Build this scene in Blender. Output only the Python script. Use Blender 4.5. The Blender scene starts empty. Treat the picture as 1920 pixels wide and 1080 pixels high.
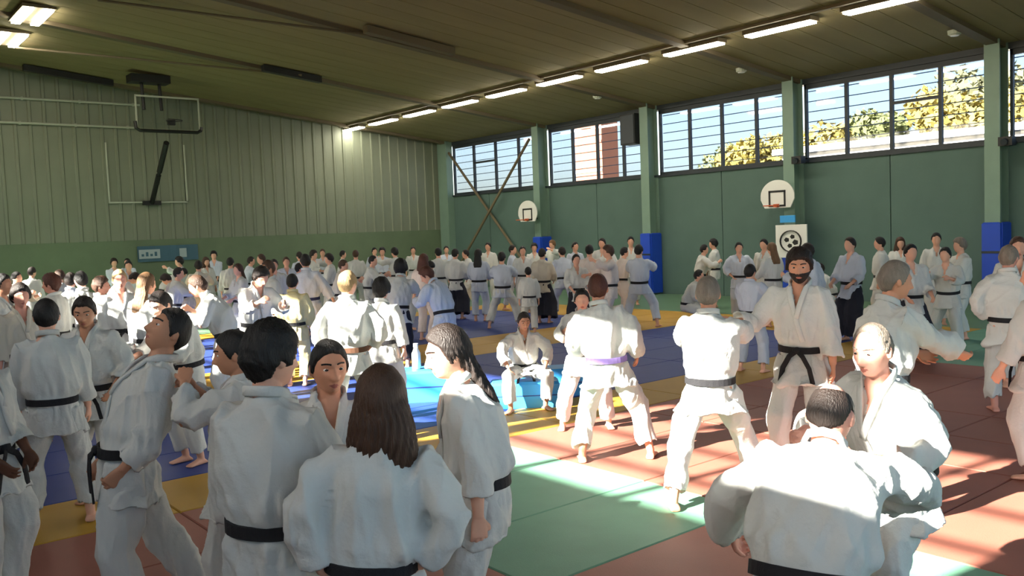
import bpy, math, random
import numpy as np
from mathutils import Matrix, Vector
from mathutils.bvhtree import BVHTree
random.seed(7)
SC = bpy.context.scene
COL = SC.collection
R = math.radians

# ------------------------------------------------------------------ camera, sky, sun, exposure
CAM_H = 2.07
FPX = 1650.0
YAW, PITCH, ROLL = R(39.15), R(-3.64), R(2.26)
cf = Vector((math.sin(YAW) * math.cos(PITCH), math.cos(YAW) * math.cos(PITCH), math.sin(PITCH)))
cr0 = Vector((math.cos(YAW), -math.sin(YAW), 0))
cu0 = cr0.cross(cf)
cr = cr0 * math.cos(ROLL) - cu0 * math.sin(ROLL)
cu = cu0 * math.cos(ROLL) + cr0 * math.sin(ROLL)
CPOS = Vector((0, 0, CAM_H))
cam = bpy.data.cameras.new('camera')
cam.sensor_width = 36.0
cam.lens = FPX / 1920.0 * 36.0
cam.clip_end = 400
camo = bpy.data.objects.new('camera', cam)
camo.matrix_world = Matrix(((cr.x, cu.x, -cf.x, 0), (cr.y, cu.y, -cf.y, 0), (cr.z, cu.z, -cf.z, CAM_H), (0, 0, 0, 1)))
COL.objects.link(camo)
SC.camera = camo

world = bpy.data.worlds.new('sky')
SC.world = world
world.use_nodes = True
wn = world.node_tree
wn.nodes.clear()
sky = wn.nodes.new('ShaderNodeTexSky')
sky.sky_type = 'NISHITA'
sky.sun_disc = False
sky.sun_elevation = R(28)
sky.sun_rotation = R(-83.3)
sky.air_density = 1.0
sky.dust_density = 2.5
bg = wn.nodes.new('ShaderNodeBackground')
bg.inputs['Strength'].default_value = 0.22
wo = wn.nodes.new('ShaderNodeOutputWorld')
wn.links.new(sky.outputs[0], bg.inputs[0])
wn.links.new(bg.outputs[0], wo.inputs[0])

SUN_EL, SUN_AZ = R(28.0), R(96.7)          # azimuth the light travels towards, from +Y clockwise
sund = bpy.data.lights.new('sun', 'SUN')
sund.energy = 18.0
sund.angle = R(0.6)
sund.color = (1.0, 0.92, 0.80)
suno = bpy.data.objects.new('sun', sund)
sdir = Vector((math.sin(SUN_AZ) * math.cos(SUN_EL), math.cos(SUN_AZ) * math.cos(SUN_EL), -math.sin(SUN_EL)))
suno.rotation_euler = sdir.to_track_quat('-Z', 'Y').to_euler()
suno.location = (-20, 5, 25)
COL.objects.link(suno)

SC.view_settings.view_transform = 'Standard'
SC.view_settings.look = 'None'
SC.view_settings.gamma = 1.0
SC.view_settings.use_curve_mapping = False
SC.view_settings.exposure = 1.76
SC.cycles.max_bounces = 8
SC.cycles.diffuse_bounces = 5
SC.cycles.transparent_max_bounces = 12
SC.cycles.sample_clamp_indirect = 6.0

# daylight portals in the two window strips (they only guide the sky's own light)
W, D = 20.6, 29.4
XL, YB = -4.5, -8.0
CZ0, CSL = 5.72, 0.112
def ceil_z(x): return CZ0 + CSL * (W - x)
WZ0, WZ1 = 3.62, 5.58                       # right wall window strip
LZ0, LZ1 = 4.95, 6.65                        # left wall window strip
def portal(name, loc, rot, sx, sy):
    l = bpy.data.lights.new(name, 'AREA'); l.shape = 'RECTANGLE'; l.size = sx; l.size_y = sy
    l.cycles.is_portal = True
    o = bpy.data.objects.new(name, l); o.location = loc; o.rotation_euler = rot; COL.objects.link(o)
portal('portal_right', (W + .35, (YB + D) / 2, (WZ0 + WZ1) / 2), (0, R(90), 0), WZ1 - WZ0, D - YB)
FZ0, FZ1 = .3, 7.0                        # tall unseen openings added behind the viewer to brighten the foreground
portal('portal_fill', ((XL + W) / 2, YB - .35, (FZ0 + FZ1) / 2), (R(90), 0, 0), W - XL, FZ1 - FZ0)
portal('portal_left', (XL - .35, (YB + D) / 2, (LZ0 + LZ1) / 2), (0, R(-90), 0), LZ1 - LZ0, D - YB)

# ------------------------------------------------------------------ small helpers
def ray(px, py):
    d = cf + cr * ((px - 960) / FPX) - cu * ((py - 540) / FPX)
    return d
def at_depth(px, py, z): return CPOS + ray(px, py) * z
def at_height(px, py, h):
    d = ray(px, py); return CPOS + d * ((h - CAM_H) / d.z)
def at_x(px, py, x):
    d = ray(px, py); return CPOS + d * (x / d.x)
def at_y(px, py, y):
    d = ray(px, py); return CPOS + d * (y / d.y)
def at_ceil(px, py, drop=0.0):
    d = ray(px, py)                          # CAM_H + t dz = CZ0+CSL*(W - t dx) - drop
    t = (CZ0 + CSL * W - drop - CAM_H) / (d.z + CSL * d.x)
    return CPOS + d * t
def horizon(px): return 540 - FPX * (-math.tan(PITCH)) * 1.0 - math.tan(ROLL) * (px - 960)

def mesh_obj(name, V, F, m=None, parent=None, smooth=False):
    me = bpy.data.meshes.new(name)
    me.from_pydata([tuple(v) for v in V], [], [tuple(f) for f in F])
    me.validate()
    if smooth: me.polygons.foreach_set('use_smooth', [True] * len(me.polygons))
    o = bpy.data.objects.new(name, me)
    if m: me.materials.append(m)
    COL.objects.link(o)
    if parent: o.parent = parent
    return o
def empty(name, loc=(0, 0, 0), rz=0.0):
    o = bpy.data.objects.new(name, None); o.empty_display_size = .2
    o.location = loc; o.rotation_euler = (0, 0, rz); COL.objects.link(o); return o
def tag(o, label=None, cat=None, group=None, kind=None):
    for k, v in (('label', label), ('category', cat), ('group', group), ('kind', kind)):
        if v: o[k] = v
    return o
BOXF = [(0, 3, 2, 1), (4, 5, 6, 7), (0, 1, 5, 4), (1, 2, 6, 5), (2, 3, 7, 6), (3, 0, 4, 7)]
class MB:
    def __init__(s): s.V = []; s.F = []
    def add(s, V, F):
        b = len(s.V); s.V += [tuple(v) for v in V]; s.F += [tuple(i + b for i in f) for f in F]; return s
    def box(s, x0, x1, y0, y1, z0, z1):
        return s.add([(x0, y0, z0), (x1, y0, z0), (x1, y1, z0), (x0, y1, z0), (x0, y0, z1), (x1, y0, z1), (x1, y1, z1), (x0, y1, z1)], BOXF)
    def cbox(s, x0, x1, y0, y1, z0, z1, c=.02):     # box with a chamfered top rim
        V = [(x0, y0, z0), (x1, y0, z0), (x1, y1, z0), (x0, y1, z0), (x0, y0, z1 - c), (x1, y0, z1 - c), (x1, y1, z1 - c), (x0, y1, z1 - c),
             (x0 + c, y0 + c, z1), (x1 - c, y0 + c, z1), (x1 - c, y1 - c, z1), (x0 + c, y1 - c, z1)]
        F = [(0, 3, 2, 1), (0, 1, 5, 4), (1, 2, 6, 5), (2, 3, 7, 6), (3, 0, 4, 7), (4, 5, 9, 8), (5, 6, 10, 9), (6, 7, 11, 10), (7, 4, 8, 11), (8, 9, 10, 11)]
        return s.add(V, F)
    def bar(s, p, q, r, n=8):
        p, q = np.array(p, float), np.array(q, float)
        V, F = tube(np.array([p, q]), [r, r], n=n); return s.add(V, F)
    def build(s, name, m, parent=None, smooth=False): return mesh_obj(name, s.V, s.F, m, parent, smooth)

def tube(path, rx, ry=None, n=12, ref=None):
    P = np.array(path, float); N = len(P)
    rx = np.array(rx, float); ry = rx if ry is None else np.array(ry, float)
    T = np.gradient(P, axis=0); T /= np.linalg.norm(T, axis=1)[:, None] + 1e-12
    if ref is None: ref = np.array([0, 0, 1.0]) if abs(T[0][2]) < .8 else np.array([0, 1.0, 0])
    a = np.array(ref, float)
    V = []; ph = np.arange(n) * 2 * math.pi / n
    for i in range(N):
        a = a - T[i] * a.dot(T[i]); a /= np.linalg.norm(a) + 1e-12
        b = np.cross(T[i], a)
        V.append(P[i] + np.cos(ph)[:, None] * a * ry[i] + np.sin(ph)[:, None] * b * rx[i])
    return close_rings(V, P)
def close_rings(V, P):
    N = len(V); n = len(V[0])
    F = []
    for i in range(N - 1):
        for j in range(n):
            k = (j + 1) % n
            F.append((i * n + j, i * n + k, (i + 1) * n + k, (i + 1) * n + j))
    V = list(np.concatenate(V)) + [P[0], P[-1]]
    for j in range(n):
        k = (j + 1) % n
        F.append((N * n, k, j)); F.append((N * n + 1, (N - 1) * n + j, (N - 1) * n + k))
    return np.array(V), F
def loft(C, Rt, Fw, rx, rf, rb, n=20, e=2.4):
    V = []; ph = np.arange(n) * 2 * math.pi / n
    c, s = np.cos(ph), np.sin(ph)
    c = np.sign(c) * np.abs(c) ** (2 / e); s = np.sign(s) * np.abs(s) ** (2 / e)
    for i in range(len(C)):
        ryy = np.where(s > 0, rf[i], rb[i])
        V.append(C[i] + (c * rx[i])[:, None] * Rt[i] + (s * ryy)[:, None] * Fw[i])
    return close_rings(V, [C[0], C[-1]])

# ------------------------------------------------------------------ materials
def srgb(r, g, b):
    f = lambda c: (c / 12.92 if c <= .04045 else ((c + .055) / 1.055) ** 2.4)
    return (f(r / 255), f(g / 255), f(b / 255), 1)
def mat(name, col, rough=.7, noise=0.0, nscale=6.0, bump=0.0, bscale=40.0, metal=0.0, spec=.5, stretch=(1, 1, 1), sheen=0.0, rnd=0.0):
    m = bpy.data.materials.new(name); m.use_nodes = True
    nt = m.node_tree; b = nt.nodes['Principled BSDF']
    b.inputs['Base Color'].default_value = col
    b.inputs['Roughness'].default_value = rough
    b.inputs['Metallic'].default_value = metal
    b.inputs['Specular IOR Level'].default_value = spec
    if sheen: b.inputs['Sheen Weight'].default_value = sheen
    tc = nt.nodes.new('ShaderNodeTexCoord'); mp = nt.nodes.new('ShaderNodeMapping')
    mp.inputs['Scale'].default_value = stretch
    nt.links.new(tc.outputs['Object'], mp.inputs[0])
    last = None
    if noise:
        nz = nt.nodes.new('ShaderNodeTexNoise'); nz.inputs['Scale'].default_value = nscale; nz.inputs['Detail'].default_value = 5
        nt.links.new(mp.outputs[0], nz.inputs['Vector'])
        mr = nt.nodes.new('ShaderNodeMapRange'); mr.inputs[1].default_value = .25; mr.inputs[2].default_value = .75
        mr.inputs[3].default_value = 1 - noise; mr.inputs[4].default_value = 1 + noise * .6
        nt.links.new(nz.outputs[0], mr.inputs[0])
        mx = nt.nodes.new('ShaderNodeMix'); mx.data_type = 'RGBA'; mx.blend_type = 'MULTIPLY'; mx.inputs[0].default_value = 1
        mx.inputs[6].default_value = col
        nt.links.new(mr.outputs[0], mx.inputs[7])
        nt.links.new(mx.outputs[2], b.inputs['Base Color']); last = mx
    if rnd:
        oi = nt.nodes.new('ShaderNodeObjectInfo')
        hs = nt.nodes.new('ShaderNodeHueSaturation')
        mr2 = nt.nodes.new('ShaderNodeMapRange'); mr2.inputs[3].default_value = 1 - rnd; mr2.inputs[4].default_value = 1 + rnd * .3
        nt.links.new(oi.outputs['Random'], mr2.inputs[0]); nt.links.new(mr2.outputs[0], hs.inputs['Value'])
        if last: nt.links.new(last.outputs[2], hs.inputs['Color'])
        else: hs.inputs['Color'].default_value = col
        nt.links.new(hs.outputs[0], b.inputs['Base Color'])
    if bump:
        nz2 = nt.nodes.new('ShaderNodeTexNoise'); nz2.inputs['Scale'].default_value = bscale; nz2.inputs['Detail'].default_value = 4
        nt.links.new(mp.outputs[0], nz2.inputs['Vector'])
        bp = nt.nodes.new('ShaderNodeBump'); bp.inputs['Strength'].default_value = bump; bp.inputs['Distance'].default_value = .02
        nt.links.new(nz2.outputs[0], bp.inputs['Height']); nt.links.new(bp.outputs[0], b.inputs['Normal'])
    return m
def emit(name, col, st):
    m = bpy.data.materials.new(name); m.use_nodes = True; b = m.node_tree.nodes['Principled BSDF']
    b.inputs['Base Color'].default_value = col; b.inputs['Emission Color'].default_value = col; b.inputs['Emission Strength'].default_value = st
    return m
def glass_mat(name='window_glass', tint=(.93, .95, .96, 1)):
    m = bpy.data.materials.new(name); m.use_nodes = True; nt = m.node_tree; nt.nodes.clear()
    t = nt.nodes.new('ShaderNodeBsdfTransparent'); t.inputs[0].default_value = tint
    g = nt.nodes.new('ShaderNodeBsdfGlossy'); g.inputs['Roughness'].default_value = .03
    fr = nt.nodes.new('ShaderNodeMapRange'); lw = nt.nodes.new('ShaderNodeLayerWeight'); lw.inputs[0].default_value = .12
    fr.inputs[3].default_value = .03; fr.inputs[4].default_value = .6; nt.links.new(lw.outputs['Facing'], fr.inputs[0])
    mx = nt.nodes.new('ShaderNodeMixShader'); o = nt.nodes.new('ShaderNodeOutputMaterial')
    nt.links.new(fr.outputs[0], mx.inputs[0]); nt.links.new(t.outputs[0], mx.inputs[1]); nt.links.new(g.outputs[0], mx.inputs[2])
    nt.links.new(mx.outputs[0], o.inputs[0]); return m
M = dict(
    wall=mat('green_wall_paint', srgb(85, 110, 101), .75, .08, 1.5, .1, 30),
    dado=mat('dark_green_dado_paint', srgb(106, 122, 94), .7, .1, 2),
    clad=mat('grey_green_cladding', srgb(128, 134, 114), .55, .07, 1.2),
    ceil=mat('brown_ceiling_board', srgb(146, 132, 90), .85, .12, 1.2, .15, 25, stretch=(.3, 2, 1)),
    seam=mat('dark_ceiling_beam', srgb(112, 100, 76), .8),
    steel=mat('green_column_paint', srgb(122, 148, 132), .5, .06, 3),
    dark=mat('dark_window_frame', srgb(44, 52, 58), .5),
    barm=mat('grey_blue_bar', srgb(165, 178, 200), .5),
    black=mat('black_steel', srgb(26, 27, 26), .5),
    red=mat('red_mat_vinyl', srgb(152, 92, 76), .62, .08, 3, .12, 120),
    green=mat('green_mat_vinyl', srgb(104, 154, 128), .62, .08, 3, .12, 120),
    blue=mat('blue_mat_vinyl', srgb(36, 60, 134), .6, .08, 3, .12, 120),
    yellow=mat('yellow_mat_vinyl', srgb(184, 142, 42), .6, .08, 3, .12, 120),
    floor=mat('green_sports_floor', srgb(96, 128, 100), .5, .08, 1),
    pad=mat('blue_column_pad', srgb(30, 74, 190), .5, .06, 4),
    glass=glass_mat(), dimmed=glass_mat('sky_dimming_glass', (.60, .63, .69, 1)),  # right-hand panes: tint added to dim the sky and its light
    lamp=emit('lamp_diffuser', (1, .93, .78, 1), 14.0),
    white=mat('white_board', srgb(225, 225, 218), .5),
    orange=mat('orange_hoop', srgb(205, 90, 40), .45),
    pipe=mat('pale_pipe', srgb(178, 184, 165), .5),
    brick=mat('sunlit_brick', srgb(200, 128, 98), .9, .12, 8),
    bwall=mat('white_render', srgb(225, 220, 210), .9, .05, 1),
    ground=mat('outdoor_ground', srgb(110, 112, 92), 1, .2, .5),
    bark=mat('bark', srgb(90, 74, 56), 1, .2, 6),
    leafy=mat('yellow_green_leaves', srgb(176, 158, 78), .8, .25, 1.2),
    leafg=mat('olive_green_leaves', srgb(134, 138, 84), .8, .25, 1.2),
    leafd=mat('grey_green_leaves', srgb(140, 138, 96), .8, .25, 1.2),
    banner=mat('blue_banner', srgb(70, 104, 120), .7),
    bannerw=mat('pale_banner_print', srgb(168, 182, 184), .7),
    cyan=mat('light_blue_vinyl', srgb(60, 160, 225), .5),
    bottle=mat('white_plastic', srgb(235, 232, 230), .3),
)

# ------------------------------------------------------------------ room shell
def build_room():
    fl = MB().box(XL - .3, W + .3, YB - .3, D + .3, -.2, 0.0).build('floor', M['floor']); tag(fl, kind='structure')
    # tatami mats as parts of the floor: 1 x 2 m, boundaries on a metre grid
    shared = {}
    def mat_piece(x, y, c, lx, ly):
        k = (c, lx, ly)
        if k not in shared:
            o = MB().cbox(.004, lx - .004, .004, ly - .004, 0.001, .04, .008).build('floor_mat', M[c]); shared[k] = o
        else:
            o = shared[k].copy(); COL.objects.link(o)
        o.location = (x, y, 0); o.parent = fl
    def region(x0, x1, y0, y1, c):
        nx, ny = int(round(x1 - x0)), int(round(y1 - y0))
        for j in range(ny):
            i = 0
            while i < nx:
                l = 2 if i + 2 <= nx else 1
                mat_piece(x0 + i, y0 + j, c, l, 1); i += l
    x = .15; y = .75
    region(x - 4, x + 3, y + 0, y + 6, 'red')
    region(x + 3, x + 5, y + 3, y + 6, 'green')
    region(x + 3, x + 5, y + 2, y + 3, 'red')
    region(x + 2 + 1, x + 5, y + 0, y + 2, 'green')
    region(x + 5, x + 7, y + 0, y + 6, 'red')
    region(x + 7, x + 8, y + 0, y + 1, 'red')
    region(x + 7, x + 9, y + 1, y + 2, 'green')
    region(x + 7, x + 8, y + 2, y + 6, 'red'); region(x + 8, x + 9, y + 2, y + 6, 'red'); region(x + 8, x + 9, y + 0, y + 1, 'red')
    region(x + 9, x + 12, y + 0, y + 6, 'red')
    region(x + 12, x + 16, y + 0, y + 6, 'green')
    region(x - 4, x + 16, y + 6, y + 7, 'yellow')
    region(x - 4, x + 14, y + 7, y + 11, 'blue'); region(x + 14, x + 16, y + 7, y + 11, 'yellow')
    region(x - 4, x + 16, y + 11, y + 13, 'yellow')
    region(x - 2, x + 14, y + 13, y + 18, 'blue'); region(x + 14, x + 16, y + 13, y + 18, 'yellow')
    region(x - 2, x + 16, y + 18, y + 19, 'yellow')
    # right wall: panels below the windows, a header above
    wr = MB().box(W + .05, W + .3, YB, D, 0, WZ0 - .04).build('wall_right', M['wall']); tag(wr, kind='structure')
    hd = MB().box(W, W + .3, YB, D, WZ1, ceil_z(W) + .3).build('wall_header', M['dark'], wr)
    yy = [COLY[0] + (COLY[1] - COLY[0]) / 2 * k for k in range(0, 14)]
    for k in range(13):
        a, b = yy[k], yy[k + 1]
        if b < YB: continue
    y0 = D
    edges = sorted(set([D, YB] + [c for c in COLY] + [c - 2.49 for c in COLY if c - 2.49 > YB]))
    for a, b in zip(edges[:-1], edges[1:]):
        MB().box(W, W + .05, a + .012, b - .012, 0.0, WZ0 - .06).build('wall_panel', M['wall'], wr)
    MB().box(W - .06, W + .3, YB, D, WZ0 - .06, WZ0).build('window_sill', M['dark'], wr)
    # far wall: painted dado, ribbed cladding above
    wb = MB().box(XL - .3, W + .3, D + .06, D + .3, 0, ceil_z(XL) + .4).build('wall_back', M['clad']); tag(wb, kind='structure')
    MB().box(XL, W, D, D + .06, 0, 2.28).build('dado', M['dado'], wb)
    pw = .4; n = int((W - XL) / pw)
    sh = {}
    for i in range(n + 1):
        xa = W - (i + 1) * pw; xb = xa + pw
        if xb < 2.0: break
        top = ceil_z((xa + xb) / 2) + .02
        # flat pan with one raised rib: its own mesh since the height differs
        a, r, t = .005, .06, .035
        prof = [(xa, 0), (xa + pw - 2 * r, 0), (xa + pw - 1.6 * r, -t), (xa + pw - .5 * r, -t), (xa + pw - .1 * r, 0)]
        V = [(px, D + .02 + py, 2.28) for px, py in prof] + [(px, D + .02 + py, top) for px, py in prof]
        F = [(k, k + 1, k + 6, k + 5) for k in range(4)]
        mesh_obj('cladding_panel', V, F, M['clad'], wb)
    # left wall with its own window strip, wall behind the camera
    wl = MB().box(XL - .3, XL, YB, D, 0, LZ0).box(XL - .3, XL, YB, D, LZ1, ceil_z(XL) + .4).build('wall_left', M['wall']); tag(wl, kind='structure')
    wf = MB().box(XL - .3, W + .3, YB - .3, YB, 0, FZ0).box(XL - .3, W + .3, YB - .3, YB, FZ1, ceil_z(XL) + .4).build('wall_front', M['clad']); tag(wf, kind='structure')
    # ceiling: deck with boards laid down the slope, shallow beams at the columns
    def slab(mb, x0, x1, y0, y1, d0, d1):
        V = [(x, yv, ceil_z(x) + d) for d in (d0, d1) for x, yv in ((x0, y0), (x1, y0), (x1, y1), (x0, y1))]
        return mb.add(V, BOXF)
    ce = slab(MB(), XL - .3, W + .3, YB - .3, D + .3, .03, .3).build('ceiling', M['ceil']); tag(ce, kind='structure')
    yv = D; k = 0
    while yv > YB:
        o = slab(MB(), XL, W + .05, max(YB, yv - .6) + .008, yv - .008, -.0, .035).build('ceiling_board', M['ceil'], ce)
        yv -= .6
    for c in COLY:
        slab(MB(), XL, W, c - .12, c + .12, -.10, .01).build('ceiling_beam', M['seam'], ce)

COLY = [W * k for k in (1.395, 1.126, .882, .642, .400)]
COLY = [28.95, 23.2, 18.17, 13.2, 8.2, 3.2, -1.8, -6.8]

def build_columns():
    places = ['in the far corner beside the end window', 'second from the far corner, beside the small far backboard', 'under the hanging loudspeaker, third from the far corner',
              'behind the near fan backboard', 'with bright blue pad at the edge of the view', 'near, out past the view edge', 'further along the side wall', 'last along the side wall']
    for i, c in enumerate(COLY):
        t = empty('trim_%d' % (i + 1), (W, c, 0)); tag(t, kind='structure')
        mb = MB().box(-.45, -.42, -.16, .16, 0, ceil_z(W - .4)).box(-.03, 0, -.16, .16, 0, ceil_z(W - .4)).box(-.42, -.03, -.03, .03, 0, ceil_z(W - .4))
        if i == 0: mb = MB().box(-.3, 0, -.2, .4, 0, ceil_z(W - .3))
        mb.build('column', M['steel'], t)
        if i in (1, 2, 3, 4):
            r = empty('column_pad', (W, c, 0))
            where = {1: 'around the second column from the far corner', 2: 'around the third column from the far corner', 3: 'around the column behind the near backboard', 4: 'around the nearest visible column', 5: 'around the column just past the view'}[i]
            tag(r, 'blue padded sleeve ' + where, 'pad', 'blue column pads')
            # U-shaped foam sleeve round the column: three panels and a strap
            MB().cbox(-.53, -.46, -.19, .19, .05, 1.87, .03).build('pad_front', M['pad'], r)
            MB().cbox(-.46, -.02, .165, .215, .05, 1.87, .03).build('pad_side', M['pad'], r)
            MB().cbox(-.46, -.02, -.215, -.165, .05, 1.87, .03).build('pad_side', M['pad'], r)
            MB().box(-.54, -.53, -.195, .195, 1.2, 1.25).build('strap', M['dark'], r)

def build_windows():
    # each bay of the right wall: frame, mullions, transom, panes, bars
    for i in range(len(COLY)):
        y1 = COLY[i] - .17
        y0 = (COLY[i + 1] + .17) if i + 1 < len(COLY) else YB
        if y1 - y0 < .5: continue
        w = empty('window_%d' % (i + 1), (W + .1, y0, WZ0)); tag(w, kind='structure')
        L, Hh = y1 - y0, WZ1 - WZ0
        f = .06
        MB().box(-.05, .05, 0, L, 0, f + .02).box(-.05, .05, 0, L, Hh - f - .06, Hh).box(-.05, .05, 0, f, 0, Hh).box(-.05, .05, L - f, L, 0, Hh).build('window_frame', M['dark'], w)
        n = 4
        for k in range(n):
            a, b = L * k / n, L * (k + 1) / n
            if k: MB().box(-.045, .045, a - .04, a + .04, f, Hh - f).build('mullion', M['dark'], w)
            if (i, k) in ((0, 2), (3, 1)):
                MB().box(-.04, .04, a + .04, b - .04, Hh * .58, Hh * .58 + .07).build('transom', M['dark'], w)
            MB().box(-.006, .006, a + .03, b - .03, f, Hh - f).build('pane', M['dimmed'], w)
        nb = 7
        for k in range(nb):
            z = f + (Hh - 2 * f) * (k + .6) / nb
            MB().box(.12, .14, .02, L - .02, z - .011, z + .011).build('window_bar', M['barm'], w)
    # left wall strip, seen only from inside by its light
    yl = [D] + [c for c in COLY[1:]] + [YB]
    for i in range(len(yl) - 1):
        y1, y0 = yl[i] - .1, yl[i + 1] + .1
        if y1 - y0 < .5: continue
        w = empty('window_%d' % (i + 11), (XL - .12, y0, LZ0)); tag(w, kind='structure')
        L, Hh = y1 - y0, LZ1 - LZ0
        MB().box(-.05, .05, -.1, L + .1, 0, .07).box(-.05, .05, -.1, L + .1, Hh - .07, Hh).box(-.05, .05, -.1, .07, 0, Hh).box(-.05, .05, L - .07, L + .1, 0, Hh).build('window_frame', M['dark'], w)
        for k in range(4):
            a, b = L * k / 4, L * (k + 1) / 4
            if k: MB().box(-.04, .04, a - .045, a + .045, .07, Hh - .07).build('mullion', M['dark'], w)
            MB().box(-.006, .006, a + .03, b - .03, .07, Hh - .07).build('pane', M['glass'], w)
        for k in range(3):
            z = Hh * (k + 1) / 4
            MB().box(.05, .08, 0, L, z - .035, z + .035).build('window_bar', M['dark'], w)

def build_lamps():
    names = ['nearest', 'second', 'third', 'fourth', 'fifth', 'sixth', 'seventh', 'eighth', 'ninth', 'last']
    X = 16.3
    for k in range(10):
        y = 8.55 + 2.28 * k
        t = empty('ceiling_lamp', (X, y, ceil_z(X) - .02))
        tag(t, '%s fluorescent ceiling light of the long row near the windows' % names[k] if k else 'nearest fluorescent ceiling light of the long row near the windows', 'light', 'fluorescent lights in the long row')
        MB().box(-.16, .16, -.82, .82, -.09, .0).build('housing', M['seam'], t)
        MB().box(-.13, .13, -.78, .78, -.13, -.09).build('diffuser', M['lamp'], t)
    rail = MB().box(-.05, .05, 7.0 - 18, D - 18, -.06, 0).build('lighting_rail', M['seam']); rail.location = (X - .28, 18, ceil_z(X - .28))
    tag(rail, 'dark cable rail running beside the long row of lights', 'rail')
    q = at_ceil(60, 30, .1); X = q.x
    for k in range(2):
        y = q.y + 2.75 * k
        t = empty('twin_ceiling_lamp', (X, y, ceil_z(X) - .02))
        tag(t, 'twin-tube fluorescent light high in the ceiling corner, ' + ['nearer to the viewer', 'nearer to the ribbed wall'][k], 'light', 'twin-tube ceiling lights')
        MB().box(-.34, .34, -.82, .82, -.07, 0).build('housing', M['seam'], t)
        for s in (-1, 1):
            MB().box(s * .2 - .09, s * .2 + .09, -.78, .78, -.12, -.07).build('tube', M['lamp'], t)
def build_fill_windows():  # unseen windows, added so skylight fills the foreground backs
    n = 6; L = (W - XL) / n
    for i in range(n):
        w = empty('window_%d' % (21 + i), (XL + i * L, YB - .15, FZ0)); tag(w, kind='structure')
        Hh = FZ1 - FZ0
        MB().box(-.12, .12, -.08, .08, 0, Hh).box(0, L, -.06, .06, 0, .08).box(0, L, -.06, .06, Hh - .08, Hh).build('window_frame', M['dark'], w)
        for k in range(3):
            if k: MB().box(L * k / 3 - .04, L * k / 3 + .04, -.05, .05, .08, Hh - .08).build('mullion', M['dark'], w)
            MB().box(L * k / 3 + .03, L * (k + 1) / 3 - .03, -.006, .006, .06, Hh - .06).build('pane', M['glass'], w)
build_fill_windows()
build_room(); build_columns(); build_windows(); build_lamps()

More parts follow.
